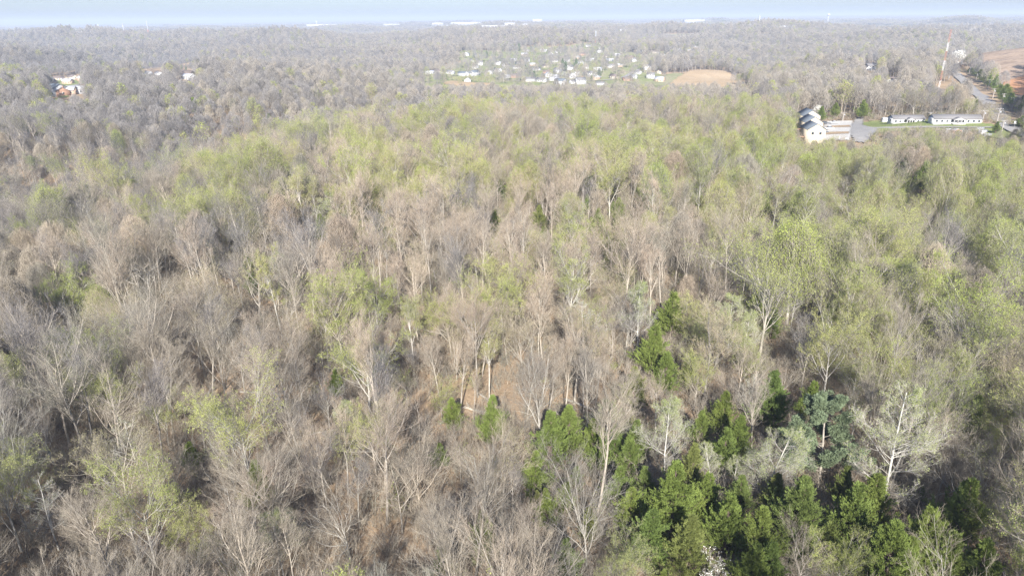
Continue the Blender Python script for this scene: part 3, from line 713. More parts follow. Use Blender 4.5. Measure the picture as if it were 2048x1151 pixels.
counts = {}
TREES = []       # individuals
def make_tree(key, x, y, s, rz, tilt=(0,0), hs=1.0, tone=0):
    k = K[key]; z = float(height(x, y))
    e = empty(k.name, (x, y, z)); e.rotation_euler = (tilt[0], tilt[1], rz); e.scale = (s, s, s*hs)
    for nm, me in (('trunk', k.trunk), ('crown', k.crown)):
        o = bpy.data.objects.new(nm, me); C.link(o); o.parent = e
        if tone and nm == 'crown': o.material_slots[0].link = 'OBJECT'; o.material_slots[0].material = M['twig_grey' if tone == 1 else 'twig_tan']
    e['category'] = 'tree'; counts[k.name] = counts.get(k.name, 0)+1
    TREES.append([e, key, x, y]); return e

LAND = []        # short name, x, y
for u, v, w, key, lab, short in HERO:
    k = K[key]; H = k.top; s = 1.0
    for _ in range(4):
        x, y = trace(u, v, above=.62*H*s)
        d = math.sqrt(x*x+y*y+(CAM_Z-.62*H*s-float(height(x,y)))**2)
        s = np.clip(w*d/F/k.width, .45, 1.55)
    e = make_tree(key, x, y, float(s), rng.uniform(0, 6.28), tuple(rng.normal(size=2)*.03))
    if key == 'sycbare' and u == 1690: e.rotation_euler = (0, .45, .3)
    e['label'] = lab; e['group'] = 'trees of the wood'; LAND.append((short, x, y)); HV.append((u, v, w/2, math.hypot(x, y), 2 if key[:3] in ('syc','pin') else 1)); put_radius(x, y, (2.6 if key[:3] == 'syc' else 1.9)*float(s))
for q, (u, v, w) in enumerate(CEDS):
    key = f'cedar{q%4}'; k = K[key]; s = 1.0
    for _ in range(4):
        x, y = trace(u, v, above=.55*k.top*s); d = math.sqrt(x*x+y*y+(CAM_Z-.5*k.top*s)**2)
        s = np.clip(w*d/F/k.width*1.05, .45, 1.6)
    if blocked(x, y, .3): continue
    uu_, vt_, ww_ = project(x, y, float(height(x, y))+k.top*s*.74); _, vb_, _ = project(x, y, float(height(x, y)))
    if any(h[4] == 2 and math.hypot(x, y) < h[3]-.5 and abs(float(uu_)-h[0]) < h[2]*.5+w*.3 and float(vt_)+14 < h[1]+h[2]*.25 and float(vb_) > h[1] for h in HV): continue
    make_tree(key, x, y, float(s), rng.uniform(0, 6.28), tuple(rng.normal(size=2)*.02), .86); put_radius(x, y, 1.3*float(s)); HV2.append((u, v, w/2.6, math.hypot(x, y), 1))

HV += HV2
# candidates for the rest of the wood
def lattice(y0, y1, step, side=30, jit=.42):
    out = []
    y = y0
    while y < y1:
        w = max(y, 0)*.86+side
        xs = np.arange(-w, w, step)+rng.uniform(-step/2, step/2)
        for x in xs: out.append((x+rng.uniform(-jit,jit)*step, y+rng.uniform(-jit,jit)*step))
        y += step*.9
    return np.array(out)
near = np.concatenate([lattice(-28, 125, 4.6), lattice(125, 420, 6.1)])
dst = np.hypot(near[:,0], near[:,1]); near = near[np.argsort(dst)]
hz = height(near[:,0], near[:,1]); NU, NV, NW = project(near[:,0], near[:,1], hz+11)
LIM = {'bare_tree': 300, 'leafing_tree': 300, 'budding_tree': 200, 'cedar_tree': 200, 'white_barked_tree': 60, 'blossoming_tree': 30}
stuff_near = []  # key index, x, y, scale, rz
order = list(K)
for (x, y), z, u, v in zip(near, hz, NU, NV):
    d = math.hypot(x, y)
    if open_ground(x, y, rng.uniform()): continue
    if d < 130 and blocked(x, y, 1.6): continue
    if rng.uniform() < bump(OPENG, u, v): continue
    infr = (-60 < u < 2110) and v < 1300 and y > 20
    g = float(bump(GREEN, u, v, .07))*(.66 if v < 300 else 1.0)*(1.35 if u > 1350 and v > 290 else 1.0); g *= 1+.8*math.sin(x/17+1.3*math.sin(y/23))*math.sin(y/19+x/41); c = float(bump(CEDAR, u, v, .012)); sl = float(bump(SLIM, u, v, .25)); p = rng.uniform()
    sc = rng.uniform(.66, 1.12)
    if c > .5 and p > c and rng.uniform() < .9: p = 0
    if p < c: key = f'cedar{rng.integers(4)}'; sc = rng.uniform(.5, .9)
    elif p < c+(1-c)*g: key = ['leaf0','leaf1','leaf2','budslim0','budslim1','bud0','bud1','leaf0','bright0','leaf1','leaf2'][rng.integers(11)]; sc = rng.uniform(.6, 1.2)
    elif p > .985: key = ['syc0','sycbare'][rng.integers(2)]
    elif rng.uniform() < .05: key = ['bud0','bud1'][rng.integers(2)]
    elif rng.uniform() < sl: key = f'slim{rng.integers(4)}'
    else: key = ['open0','open1','open2','fan1','fan2','fan1','redbud','slim0','fan0','wild0','wild1','wild2','wild3'][rng.integers(13)]
    if d > 140 and rng.uniform() < .5:
        if key[:4] == 'leaf' or key[:6] == 'bright': key = f'dome{rng.integers(3)}'
        elif key[:4] == 'open' or key[:3] == 'fan': key = f'domebare{rng.integers(2)}'
    if d > 120 and not key.startswith('cedar'): sc *= rng.uniform(.95, 1.25)
    # young and suppressed trees under the canopy
    if rng.uniform() < .2: sc *= .6
    fit = False
    for shrink in (1, .72, .5, .36):
        top = z+K[key].top*sc*shrink; uu, vt, ww = project(x, y, top); _, vb, _ = project(x, y, z)
        if not (infr and hidden_view(float(uu), float(vt), float(vb), K[key].width*sc*shrink*.5*F/float(ww), d)): fit = True; break
    if not fit: continue
    sc *= shrink
    if infr and hides_named(float(uu), float(vt), float(vb), K[key].width*sc*.5*F/float(ww), d) and rng.uniform() < .88:
        continue
    nm = K[key].name; rz = rng.uniform(0, 6.28)
    gt, tt = float(bump(GREY, u, v, .10)), float(bump(TAN, u, v, .10)); q_ = rng.uniform()
    tone = 1 if q_ < gt*.8 else (2 if q_ > 1-tt*.8 else 0)
    if key[:3] in ('ced','pin','syc','dog') or (key[:8] == 'domebare' and tone == 1): tone = 0
    onscreen = infr and float(vt) < 1160 and -40 < uu < 2088
    if onscreen and counts.get(nm, 0) < LIM.get(nm, 100):
        t = rng.normal(size=2)*.035; make_tree(key, x, y, sc, rz, (t[0], t[1]), rng.uniform(.92,1.12), tone)
    else: stuff_near.append((key+('','_g','_t')[tone], x, y, z, sc, rz))

# ------------------------------------------------------------------ the rest of the wood, and the distant woods, as one mass
def template(coll, name, me):
    o = bpy.data.objects.new(name, me); coll.objects.link(o); return o
def scatter(name, coll, pts, idx, rz, sc, label=None):
    """one object: an instance of the collection's idx-th tree on every point"""
    me = bpy.data.meshes.new(name); me.vertices.add(len(pts)); me.vertices.foreach_set('co', np.asarray(pts, np.float32).ravel())
    a = me.attributes.new('idx', 'INT', 'POINT'); a.data.foreach_set('value', np.asarray(idx, np.int32))
    rot = np.zeros((len(pts),3), np.float32); rot[:,2] = rz; rot[:,:2] = rng.normal(size=(len(pts),2))*.03
    a = me.attributes.new('rot', 'FLOAT_VECTOR', 'POINT'); a.data.foreach_set('vector', rot.ravel())
    sc = np.asarray(sc, np.float32); sc = np.repeat(sc[:,None], 3, 1) if sc.ndim == 1 else sc
    a = me.attributes.new('scl', 'FLOAT_VECTOR', 'POINT'); a.data.foreach_set('vector', sc.astype(np.float32).ravel())
    o = bpy.data.objects.new(name, me); C.link(o)
    ng = bpy.data.node_groups.new(name+'_nodes', 'GeometryNodeTree')
    ng.interface.new_socket('Geometry', in_out='INPUT', socket_type='NodeSocketGeometry'); ng.interface.new_socket('Geometry', in_out='OUTPUT', socket_type='NodeSocketGeometry')
    N = ng.nodes; gi = N.new('NodeGroupInput'); go = N.new('NodeGroupOutput')
    ci = N.new('GeometryNodeCollectionInfo'); ci.inputs['Collection'].default_value = coll
    ci.inputs['Separate Children'].default_value = True; ci.inputs['Reset Children'].default_value = True
    ip = N.new('GeometryNodeInstanceOnPoints'); ip.inputs['Pick Instance'].default_value = True
    def attr(nm, t):
        n = N.new('GeometryNodeInputNamedAttribute'); n.data_type = t; n.inputs['Name'].default_value = nm; return n.outputs['Attribute']
    L = ng.links
    L.new(gi.outputs[0], ip.inputs['Points']); L.new(ci.outputs[0], ip.inputs['Instance'])
    L.new(attr('idx','INT'), ip.inputs['Instance Index'])
    er = N.new('FunctionNodeEulerToRotation'); L.new(attr('rot','FLOAT_VECTOR'), er.inputs[0]); L.new(er.outputs[0], ip.inputs['Rotation'])
    L.new(attr('scl','FLOAT_VECTOR'), ip.inputs['Scale']); L.new(ip.outputs[0], go.inputs[0])
    md = o.modifiers.new('scatter', 'NODES'); md.node_group = ng
    tag(o, label=label, kind='stuff'); return o

wood = bpy.data.collections.new('wood_kinds')
index = {}
for n_, key in enumerate(order):
    k = K[key]; me = k.trunk.copy(); bmj = None
    # trunk and crown joined in one mesh
    def arr(m):
        v = np.empty(len(m.vertices)*3, np.float32); m.vertices.foreach_get('co', v)
        ft = np.empty(len(m.polygons), np.int32); m.polygons.foreach_get('loop_total', ft)
        li = np.empty(len(m.loops), np.int32); m.loops.foreach_get('vertex_index', li)
        mi = np.empty(len(m.polygons), np.int32); m.polygons.foreach_get('material_index', mi)
        return v.reshape(-1,3), li.reshape(-1,4), mi
    v1, f1, m1 = arr(k.trunk); v2, f2, m2 = arr(k.crown)
    parts = [(v1, f1, 0)]
    parts += [(v2, f2[m2 == q], q+1) for q in np.unique(m2)]
    me2 = make_mesh('wood_kind', parts)
    for m in list(k.trunk.materials)+list(k.crown.materials): me2.materials.append(m)
    template(wood, f'wood_kind_{n_:03d}', me2); index[key] = n_; index[key+'_g'] = n_; index[key+'_t'] = n_
nk = len(order)
for key in order:
    if key[:3] in ('ced','pin','syc','dog'): continue
    for sfx, mt in (('_g','twig_grey'),('_t','twig_tan')):
        m3 = bpy.data.objects.get('wood_kind_%03d' % index[key]).data.copy(); m3.materials[len(K[key].trunk.materials)] = M[mt]
        template(wood, f'wood_kind_{nk:03d}', m3); index[key+sfx] = nk; nk += 1
def addfar(parts, mats):
    global nk
    me = mesh_of('wood_kind', parts, mats); template(wood, f'wood_kind_{nk:03d}', me); nk += 1; return nk-1
far_bare = [addfar(far_tree(200+i, 15+i, 3.9+.3*i, 480), ['far_twig']) for i in range(4)]
far_grey = [addfar(far_tree(206+i, 14+i, 4.2+.3*i, 480), ['far_grey']) for i in range(3)]
far_tan = [addfar(far_tree(210+i, 14+i, 3.8+.3*i, 480), ['far_tan']) for i in range(2)]
far_green = [addfar(far_tree(220+i, 14+i, 3.9+.3*i, 260, 520), ['twig','leaf']) for i in range(3)]
far_bud = [addfar(far_tree(230+i, 15+i, 4.0, 360, 260, lsize=.35), ['twig','bud']) for i in range(2)]
far_ced = [addfar([(v, f, 0) for v, f, k in far_cedar(240+i)], ['cedar']) for i in range(2)]
far_white = [addfar(far_tree(250, 9, 4.2, 200, 700, lsize=.45, low=.25), ['twig','blossom'])]
clumps = [addfar(clump(300+i, 7, 15, .06), ['far_twig' if i%2 else 'far_grey','leaf']) for i in range(4)]
clumps_g = [addfar(clump(320+i, 7, 15, .4), ['far_twig','leaf']) for i in range(2)]
dark_clump = [addfar([(v, f, 0) for v, f, k in sum([[(p[0]+np.array([a, b, 0]), p[1], 0) for p in far_cedar(330+i)[1:]] for i, (a, b) in enumerate(((-9,0),(8,5),(0,-9),(2,12),(14,-8)))], [])], ['cedar'])]

pts, idx, rot, scl = [], [], [], []
for key, x, y, z, s, rz in stuff_near: pts.append((x,y,z)); idx.append(index[key]); rot.append(rz); scl.append((s,s,s))
def belt(y0, y1, step, size, use_clumps=False):
    L = lattice(y0, y1, step, side=60)
    h = height(L[:,0], L[:,1]); U, V, W = project(L[:,0], L[:,1], h+11)
    G = np.minimum(bump(GREEN, U, V, .09)*(.42+.5*np.clip(np.sin(L[:,0]/37+L[:,1]/61)*np.sin(L[:,1]/43-L[:,0]/70),-.6,1)), .40); RC = bump([(35,235,50,32,.30),(1995,190,38,38,.75),(1950,150,22,18,.5),(2045,225,30,25,.7)], U, V)+np.where((np.abs(np.sin(L[:,0]/260+1.2*np.sin(L[:,1]/330))-.35) < .07) & (L[:,1] > 700), .16, 0); GT = bump(GREY, U, V, .12)*.8; TT = bump(TAN, U, V, .10)*.7; p = rng.uniform(size=len(L)); p2 = rng.uniform(size=len(L))  # first RC bump: dark cedars stand in for far-left valley shade plus real evergreens
    patch = np.sin(L[:,0]/170+L[:,1]/260)*np.sin(L[:,1]/210-L[:,0]/330)
    patch2 = np.sin(L[:,0]/95+L[:,1]/140+1)*np.sin(L[:,1]/120-L[:,0]/230)+.4*np.sin(L[:,0]/41)*np.sin(L[:,1]/57)
    bad = np.zeros(len(L), bool)
    for poly, keep in CLEAR:
        bad |= inside(L[:,0], L[:,1], poly) & (p2 > keep)
    for P, w in ROADS:
        near_ = np.abs(L[:,1]-P[:,1].mean()) < 900
        ii = np.nonzero(near_)[0]
        for q in range(0, len(ii), 4000):
            jj = ii[q:q+4000]; dd = np.hypot(L[jj,0][:,None]-P[None,:,0], L[jj,1][:,None]-P[None,:,1]).min(1); bad[jj] |= dd < w/2+4.5
    for q in range(len(L)):
        if bad[q]: continue
        x, y = L[q]; s = rng.uniform(.75, 1.15)*size
        g = G[q]+.12*max(patch[q],0)
        if not use_clumps:
            if RC[q] > rng.uniform(): i = far_ced[rng.integers(2)]; s *= .85
            elif p[q] < g*.75: i = far_green[rng.integers(3)]
            elif p[q] < g: i = far_bud[rng.integers(2)]
            elif p[q] > .99-.05*max(-patch[q]-.35,0): i = far_ced[rng.integers(2)]
            elif p[q] > .979: i = far_white[0] if rng.uniform() < .15 else far_bare[0]
            else:
                gq = GT[q]+.35*max(patch2[q],0); tq = TT[q]+.25*max(-patch2[q],0); w_ = rng.uniform()
                i = far_grey[rng.integers(3)] if w_ < gq else (far_tan[rng.integers(2)] if w_ > 1-tq else far_bare[rng.integers(4)])
            hh = 15*s
        else:
            i = clumps_g[rng.integers(2)] if p[q] < g+.10*patch[q] else (dark_clump[0] if p[q] > .965 else clumps[rng.integers(4)])
            hh = 15
        d = math.hypot(x, y)
        if not use_clumps and d < 1900:
            uu, vt, ww = project(x, y, h[q]+hh); _, vb, _ = project(x, y, h[q])
            if hidden_view(float(uu), float(vt), float(vb), 4*F/float(ww), d): continue
        pts.append((x, y, h[q])); idx.append(i); rot.append(rng.uniform(0,6.28))
        scl.append((s, s, s*rng.uniform(.85,1.15)) if not use_clumps else (size, size, rng.uniform(.8,1.2)))
belt(420, 1000, 7.0, 1.12); belt(1000, 2000, 8.6, 1.25); belt(2000, 3000, 12, 1.5)
belt(3000, 5200, 30, 1.1, True); belt(5200, 9500, 62, 2.0, True); belt(9500, 16500, 150, 4.0, True)
scatter('distant_woods', wood, pts, idx, rot, scl, 'mass of bare and leafing woodland stretching to the horizon')

# undergrowth
under = bpy.data.collections.new('undergrowth_kinds')
for i in range(4): template(under, f'undergrowth_kind_{i}', mesh_of('undergrowth_kind', brush(400+i, 2.6+i*.5), ['twig']))
for i in range(2): template(under, f'undergrowth_kind_{4+i}', mesh_of('undergrowth_kind', brush(410+i, 2.2, leaf=420), ['twig','leaf']))
U_ = np.concatenate([lattice(20, 260, 2.35, side=20), lattice(260, 430, 3.4, side=20)]); p = rng.uniform(size=len(U_)); uh = height(U_[:,0], U_[:,1])
uu, vv, _ = project(U_[:,0], U_[:,1], uh)
ok = (p < .80-1.0*bump(OPENG, uu, vv)) & (uu > -60) & (uu < 2110) & (vv < 1250)
for poly, keep in CLEAR: ok &= ~inside(U_[:,0], U_[:,1], poly)
U_ = U_[ok]; uh = uh[ok]; uu = uu[ok]; vv = vv[ok]
ui = rng.integers(0, 4, len(U_)); gm = rng.uniform(size=len(U_)) < bump(GREEN, uu, vv, .03)*.6; ui[gm] = 4+rng.integers(0, 2, gm.sum())
scatter('undergrowth', under, np.column_stack([U_, uh]), ui, rng.uniform(0,6.28,len(U_)), rng.uniform(.6,1.5,len(U_)), 'brown twiggy undergrowth with small green shrubs on the forest floor')

# fallen logs where the floor shows
LOGS = []
for q in range(16):
    u, v = [(930,815),(480,785),(1000,830),(560,800),(300,910),(880,850),(960,790),(430,760),(760,860),(1130,800),(620,870),(230,1000),(1850,1000),(1880,830),(520,740),(1050,845)][q]
    x, y = trace(u, v); r_ = np.random.default_rng(600+q); e = empty('fallen_log', (x, y, float(height(x, y))+.12)); L_ = r_.uniform(5, 11)
    P_ = np.zeros((1,5,3)); P_[0,:,0] = np.linspace(0, L_, 5); P_[0,1:,1:] = r_.normal(size=(4,2))*[.16,.05]; e.rotation_euler = (0,0,r_.uniform(0,6.28))
    R0_ = r_.uniform(.13,.26); P_[0,:,2] += R0_*.5
    R1_ = np.linspace(1,.45,5)[None]*R0_; link_mesh('log_stem', [tubes(P_, R1_, 8)], ['pale_bark' if q % 3 else 'bark'], e)
    bb, br_, _ = grow(P_, R1_, r_, 7, .5, 1, 45, 10, lambda t, i: 1.6+0*t, .2, .1, 4, .5, .02); link_mesh('branch', [tubes(bb, br_, 4)], ['bark'], e)
    e['category'] = 'log'; e['group'] = 'fallen logs'; LOGS.append((e, x, y))
# ------------------------------------------------------------------ labels of the unnamed trees, told by the trees with names
PH = {'dome':'round-crowned green tree','domebare':'round-crowned bare tree','wild':'crooked bare tree','bright':'bright green tree','open':'broad bare tree','slim':'slim bare tree','fan':'upswept bare tree','gnarl':'gnarled bare tree','leaf':'yellow-green leafing tree','budslim':'slim leafing tree','bud':'olive budding tree',
      'syc':'white-barked tree','sycbare':'white bare tree','cedar':'dark green cedar','pine':'pine','dogwood':'blossoming tree','redbud':'low bare tree'}
def ordinal(n):
    w = ['nearest','second','third','fourth','fifth','sixth','seventh','eighth','ninth','tenth','eleventh','twelfth','thirteenth','fourteenth','fifteenth','sixteenth','seventeenth','eighteenth','nineteenth','twentieth']
    return w[n] if n < len(w) else f'{n+1}th'
LP = np.array([(a[1], a[2]) for a in LAND]); sets = {}
for e, key, x, y in TREES:
    if 'label' in e: continue
    dd = np.hypot(LP[:,0]-x, LP[:,1]-y); i = int(dd.argmin()); vx, vy = x-LP[i,0], y-LP[i,1]
    r = norm(np.array([x, y])); fwd = vx*r[0]+vy*r[1]; side = vx*r[1]-vy*r[0]
    if abs(fwd) > abs(side)*1.2: rel = 'behind the' if fwd > 0 else 'in front of the'
    else: rel = 'right of the' if side > 0 else 'left of the'
    sets.setdefault((PH[key.rstrip('0123456789')], rel, LAND[i][0]), []).append((float(dd[i]), e))
for e, x, y in LOGS:
    dd = np.hypot(LP[:,0]-x, LP[:,1]-y); i = int(dd.argmin()); rel = 'behind the' if np.hypot(x, y) > np.hypot(*LP[i]) else 'in front of the'
    sets.setdefault(('fallen log', rel, LAND[i][0]), []).append((float(dd[i]), e))
for (ph, rel, nm), L in sets.items():
    L.sort(key=lambda t: t[0])
    for n, (_, e) in enumerate(L):
        e['label'] = (f'{ph} {rel} {nm}' if len(L) == 1 else (f'{ph} closest {rel.replace("the","").strip()} the {nm}' if n == 0 else f'{ordinal(n)} {ph} {rel} {nm}'))
        if 'group' not in e: e['group'] = 'trees of the wood'

# ------------------------------------------------------------------ buildings
def gable_roof(w, d, z0, rise, over=.5, along='x', th=.18):
    """roof of two slopes, ridge along x or y, real thickness; and the triangles of wall under it"""
    a, b = (w/2+over, d/2+over) if along == 'x' else (d/2+over, w/2+over)
    s = rise/(b-over); zo = z0-over*s
    P = [(-a,-b,zo),(a,-b,zo),(a,0,z0+rise),(-a,0,z0+rise),(-a,b,zo),(a,b,zo)]
    v = np.array(P+[(x,y,z+th) for x,y,z in P])
    f = [(6,7,8,9),(9,8,11,10),(0,3,2,1),(3,4,5,2),(0,1,7,6),(4,10,11,5),(1,2,8,7),(2,5,11,8),(0,6,9,3),(3,9,10,4)]
    aw, bw = (w/2, d/2) if along == 'x' else (d/2, w/2)
    g = []
    for x in (-aw+.004, aw-.004): g.append([(x-.1,-bw,z0),(x-.1,bw,z0),(x-.1,0,z0+rise-.02),(x+.1,-bw,z0),(x+.1,bw,z0),(x+.1,0,z0+rise-.02)])
    gv = np.array(g).reshape(-1,3)*np.array([1,.995,1])
    gf = [(0,2,1),(3,4,5),(0,3,5),(0,5,2),(1,2,5),(1,5,4)]
    gf = np.array([[q+6*k for q in t] for k in range(2) for t in gf])
    if along == 'y':
        R = np.array([[0,1,0],[-1,0,0],[0,0,1]]); v = v@R; gv = gv@R
    return (v, np.array(f), 0), (gv, gf, 0)
def window(parent, x, y, z, w, h, face):
    """frame with its pane; face: -1 front (-y), 1 back, 2 right (+x), -2 left"""
    if abs(face) == 1:
        fr = [box(x, y+face*.05, z, w+.24, .1, h+.24)]; pn = [box(x, y+face*.12, z, w, .05, h)]
    else:
        sgn = 1 if face > 0 else -1
        fr = [box(x+sgn*.05, y, z, .1, w+.24, h+.24)]; pn = [box(x+sgn*.12, y, z, .05, w, h)]
    f = link_mesh('window', fr, ['white_wall'], parent); link_mesh('pane', pn, ['dark_glass'], f)
def house(w, d, h, rise, wall, roof, rows=1, nw=3, porch=False, chimney=False, garage=False, name='house', along='x', detail=True, deep=2.5):
    e = empty(name)
    rf, gb = gable_roof(w, d, h, rise, along=along)
    link_mesh('wall', [box(0,0,(h-deep)/2,w,d,h+deep), gb], [wall], e)
    r = link_mesh('roof', [rf], [roof], e)
    if chimney: link_mesh('chimney', [box(w*.22, d*.12, h+rise*.6, 1.0, .8, rise*1.5), box(w*.22, d*.12, h+rise*1.38, 1.2, 1.0, .15)], ['brick'], r)
    if detail:
        for q in range(rows):
            z = 1.5+2.8*q
            for k in range(nw):
                x = -w/2+w*(k+.5)/nw
                if q == 0 and k == nw//2: continue
                window(e, x, -d/2, z, 1.2, 1.2, -1)
            window(e, w/2, 0, z, 1.1, 1.1, 2); window(e, -w/2, 0, z, 1.1, 1.1, -2)
        xd = -w/2+w*(nw//2+.5)/nw
        dd = link_mesh('door', [box(xd, -d/2-.05, 1.05, 1.0, .1, 2.1)], ['brown_roof'], e)
        if garage: link_mesh('garage_door', [box(w/2-2.2, -d/2-.06, 1.1, 3.0, .1, 2.2)], ['white_wall'], e)
    if porch:
        rf2, gb2 = gable_roof(w*.26, 3.0, h-.35, rise*.62, over=.35, along='y')
        off = np.array([0, -d/2-1.2, 0])
        link_mesh('porch_roof', [(rf2[0]+off, rf2[1], 0)], [roof], e); link_mesh('porch_gable', [(gb2[0]+off, gb2[1], 0), box(0, -d/2-2.6, h-.5, w*.26, .25, .28)], ['white_wall'], e)
        for k in range(4): link_mesh('post', [box(-w*.12+w*.08*k, -d/2-2.55, (h-.64)/2, .25, .25, h-.64)], ['white_wall'], e)
        link_mesh('porch_floor', [box(0, -d/2-1.45, -.2, w*.26, 2.8, .6)], ['concrete'], e)
    return e
def children_of(o): return [c for c in o.children]
def copy_tree(o, parent=None):
    c = o.copy(); C.link(c); c.parent = parent
    for ch in list(o.children): copy_tree(ch, c)
    return c
def place(o, u, v, rz=0.0, s=1.0, dz=0.0):
    x, y = trace(u, v); o.location = (x, y, float(height(x, y))+dz); o.rotation_euler = (0, 0, rz); o.scale = (s, s, s)
    return x, y

# townhouse block: three stepped gabled units
px_, py_ = trace(1626, 285)
tz = float(height(px_, py_))+.3
twn = empty('townhouse_block', (px_, py_+2, tz), -.10); twn['category'] = 'building'; twn['label'] = 'cream townhouse row of three stepped gabled units with slate roofs beside the parking court'
for k in range(3):
    ox, oy, hgt = 3.3*k, 15.5*k, 6.6
    u_ = empty('unit', (ox, oy, 1.3*k)); u_.parent = twn
    rf, gb = gable_roof(8.6, 11.5, hgt, 2.6, over=.45, along='y')
    w_ = link_mesh('wall', [box(0, 0, (hgt-3)/2, 8.6, 11.5, hgt+3), gb], ['cream_wall'], u_)
    link_mesh('roof', [rf], ['blue_roof'], u_)
    link_mesh('windows', [box(4.33, yy, zz, .08, 1.2, 1.3) for yy in (-3.6, .2, 3.6) for zz in (1.7, 4.7)]+[box(xx, -5.78, 4.8, 1.1, .08, 1.3) for xx in (-1.8, 1.8)], ['dark_glass'], u_)
    link_mesh('garage_door', [box(4.34, -1.7, 1.2, .06, 2.6, 2.3)], ['white_wall'], u_)
    link_mesh('deck', [box(-5.6, 0, 2.4, 2.6, 5, .25), box(-6.7, -2.2, 1.1, .2, .2, 2.4), box(-6.7, 2.2, 1.1, .2, .2, 2.4)], ['brick'], u_)

def solo(o, u, v, label, cat='house', rz=0.0, s=1.0, dz=.3, px=None, w=None):
    if px: x, y = trace(u, v); s = px*(y*math.cos(PITCH)+55*math.sin(PITCH))/F/w
    p = place(o, u, v, rz, s, dz); o['label'] = label; o['category'] = cat; return p
solo(house(20, 8.5, 2.9, 1.9, 'white_wall', 'grey_roof', nw=7, porch=True, name='ranch_house'), 1811, 246, 'long white ranch house with grey roof and porch gable, beside the small white shed', rz=-.05, px=60, w=20)
solo(house(28, 8.5, 2.9, 2.0, 'white_wall', 'grey_roof', nw=9, porch=True, name='ranch_house'), 1908, 246, 'longest white ranch house with grey roof and pillared porch, nearer the road', rz=-.12, px=88, w=28)
solo(house(4.2, 3.4, 2.6, .9, 'white_wall', 'white_roof', nw=1, name='garden_shed', detail=False), 1769, 245, 'small white shed standing left of the shorter white ranch house', 'shed', px=11, w=4.6)
solo(house(9, 8, 3.0, 1.8, 'brick', 'white_roof', nw=3, name='house', along='y'), 1911, 266, 'small house with orange front wall under a pale gable roof below the ranch houses', px=15, w=9)
solo(house(9, 5, 2.6, .8, 'white_wall', 'white_roof', nw=3, name='mobile_home'), 1897, 264, 'low white mobile home left of the orange-fronted house', 'mobile home', .1, px=15, w=9)
solo(house(8, 5, 2.6, .7, 'white_wall', 'white_roof', nw=3, name='mobile_home'), 1928, 265, 'low white mobile home right of the orange-fronted house', 'mobile home', .1, px=15, w=8)
for k, (u, v, lab) in enumerate([(1958,262,'farthest of three narrow white-roofed barns by the road junction'),(1965,267,'middle one of three narrow white-roofed barns by the road junction'),(1973,274,'nearest of three narrow white-roofed barns by the road junction')]):
    solo(house(13, 4.5, 2.4, .8, 'grey_wall', 'white_roof', nw=3, name='long_shed', detail=False), u, v, lab, 'shed', .55, px=22, w=13)
solo(house(15, 10, 5.0, 2.4, 'white_wall', 'grey_roof', 2, 4, porch=False, chimney=True), 1743, 141, 'big white house alone among trees left of the red and white mast', rz=.1)
solo(house(18, 9, 3.0, 1.4, 'white_wall', 'brown_roof', 1, 5), 1790, 164, 'long low white house half hidden in trees near the mast', rz=-.05)

# the settlements: one of each kind, then copies
def protos():
    L = []
    L.append(('white house with grey roof', house(13, 8.5, 3.0, 2.3, 'white_wall', 'grey_roof', nw=4, chimney=True, garage=True)))
    L.append(('white two-storey house', house(11, 9, 5.6, 2.6, 'white_wall', 'grey_roof', 2, 3, chimney=True)))
    L.append(('front-gabled white house', house(10, 9, 3.4, 2.9, 'white_wall', 'white_roof', 1, 3, along='y')))
    L.append(('pale house with white roof', house(15, 8, 3.0, 2.0, 'grey_wall', 'white_roof', nw=4)))
    L.append(('cream house with brown roof', house(14, 9, 3.0, 2.4, 'cream_wall', 'brown_roof', nw=4, garage=True)))
    L.append(('orange brick house', house(14, 9, 3.2, 2.3, 'brick', 'brown_roof', nw=4, chimney=True)))
    L.append(('tan house with pale roof', house(12, 9, 3.2, 2.6, 'tan_wall', 'white_roof', nw=3)))
    L.append(('grey-blue house', house(14, 10, 5.0, 2.4, 'grey_wall', 'blue_roof', 2, 4)))
    return L
CLEARED = []; PR = protos(); used = set(); HS = []
def settle(lst, where, rows):
    for u, v, k, rz, s in lst:
        ph, p = PR[k]
        if k in used: o = copy_tree(p)
        else: o = p; used.add(k)
        x, y = place(o, u, v, rz, s, .4); o['category'] = 'house'; o['group'] = 'houses of the '+where; CLEARED.append((x, y))
        row = next(nm for lim, nm in rows if v >= lim); HS.append((where, row, ph, u, o))
R_ = random.Random(5)
USE_FAR = [(R_.uniform(1500,2040), R_.uniform(66,104), R_.randrange(8)) for _ in range(26)]+[(R_.uniform(20,860), R_.uniform(66,104), R_.randrange(8)) for _ in range(14)]
cen = [(894,117,2),(911,114,1),(933,112,2),(954,113,0),(951,137,2),(960,131,1),(878,147,4),(900,148,0),(859,148,3),(925,152,7),(940,152,7),(979,149,2),(995,144,0),(1015,156,3),(1037,128,0),(1054,124,1),
 (1027,122,3),(1053,103,0),(1049,112,6),(1073,141,0),(1088,104,3),(1101,111,2),(1116,106,0),(1097,129,4),(1109,124,0),(1133,124,1),(1115,146,1),(1097,154,2),(1109,155,3),(1061,163,0),(1083,164,0),(1121,169,7),(1149,168,0),
 (1161,169,1),(1145,156,2),(1154,118,6),(1165,111,5),(1161,130,2),(1176,94,0),(1199,106,1),(1206,115,4),(1195,141,3),(1184,154,1),(1191,159,6),(1222,135,0),(1239,134,6),(1269,124,1),(1275,148,0),(1267,158,2),(1200,171,0),
 (1311,107,4),(1324,113,0),(1336,118,2),(1355,118,0),(1380,113,3),(1402,100,6),(1325,134,1),(1360,107,2),(1428,105,5),(1488,116,0),(1333,71,3),(1428,71,0),(1504,85,0),(1600,99,0),(1713,83,1),(1255,104,0),(1288,112,4),(1235,112,3),(1012,133,0),(1066,132,6)]
EXTRA = []
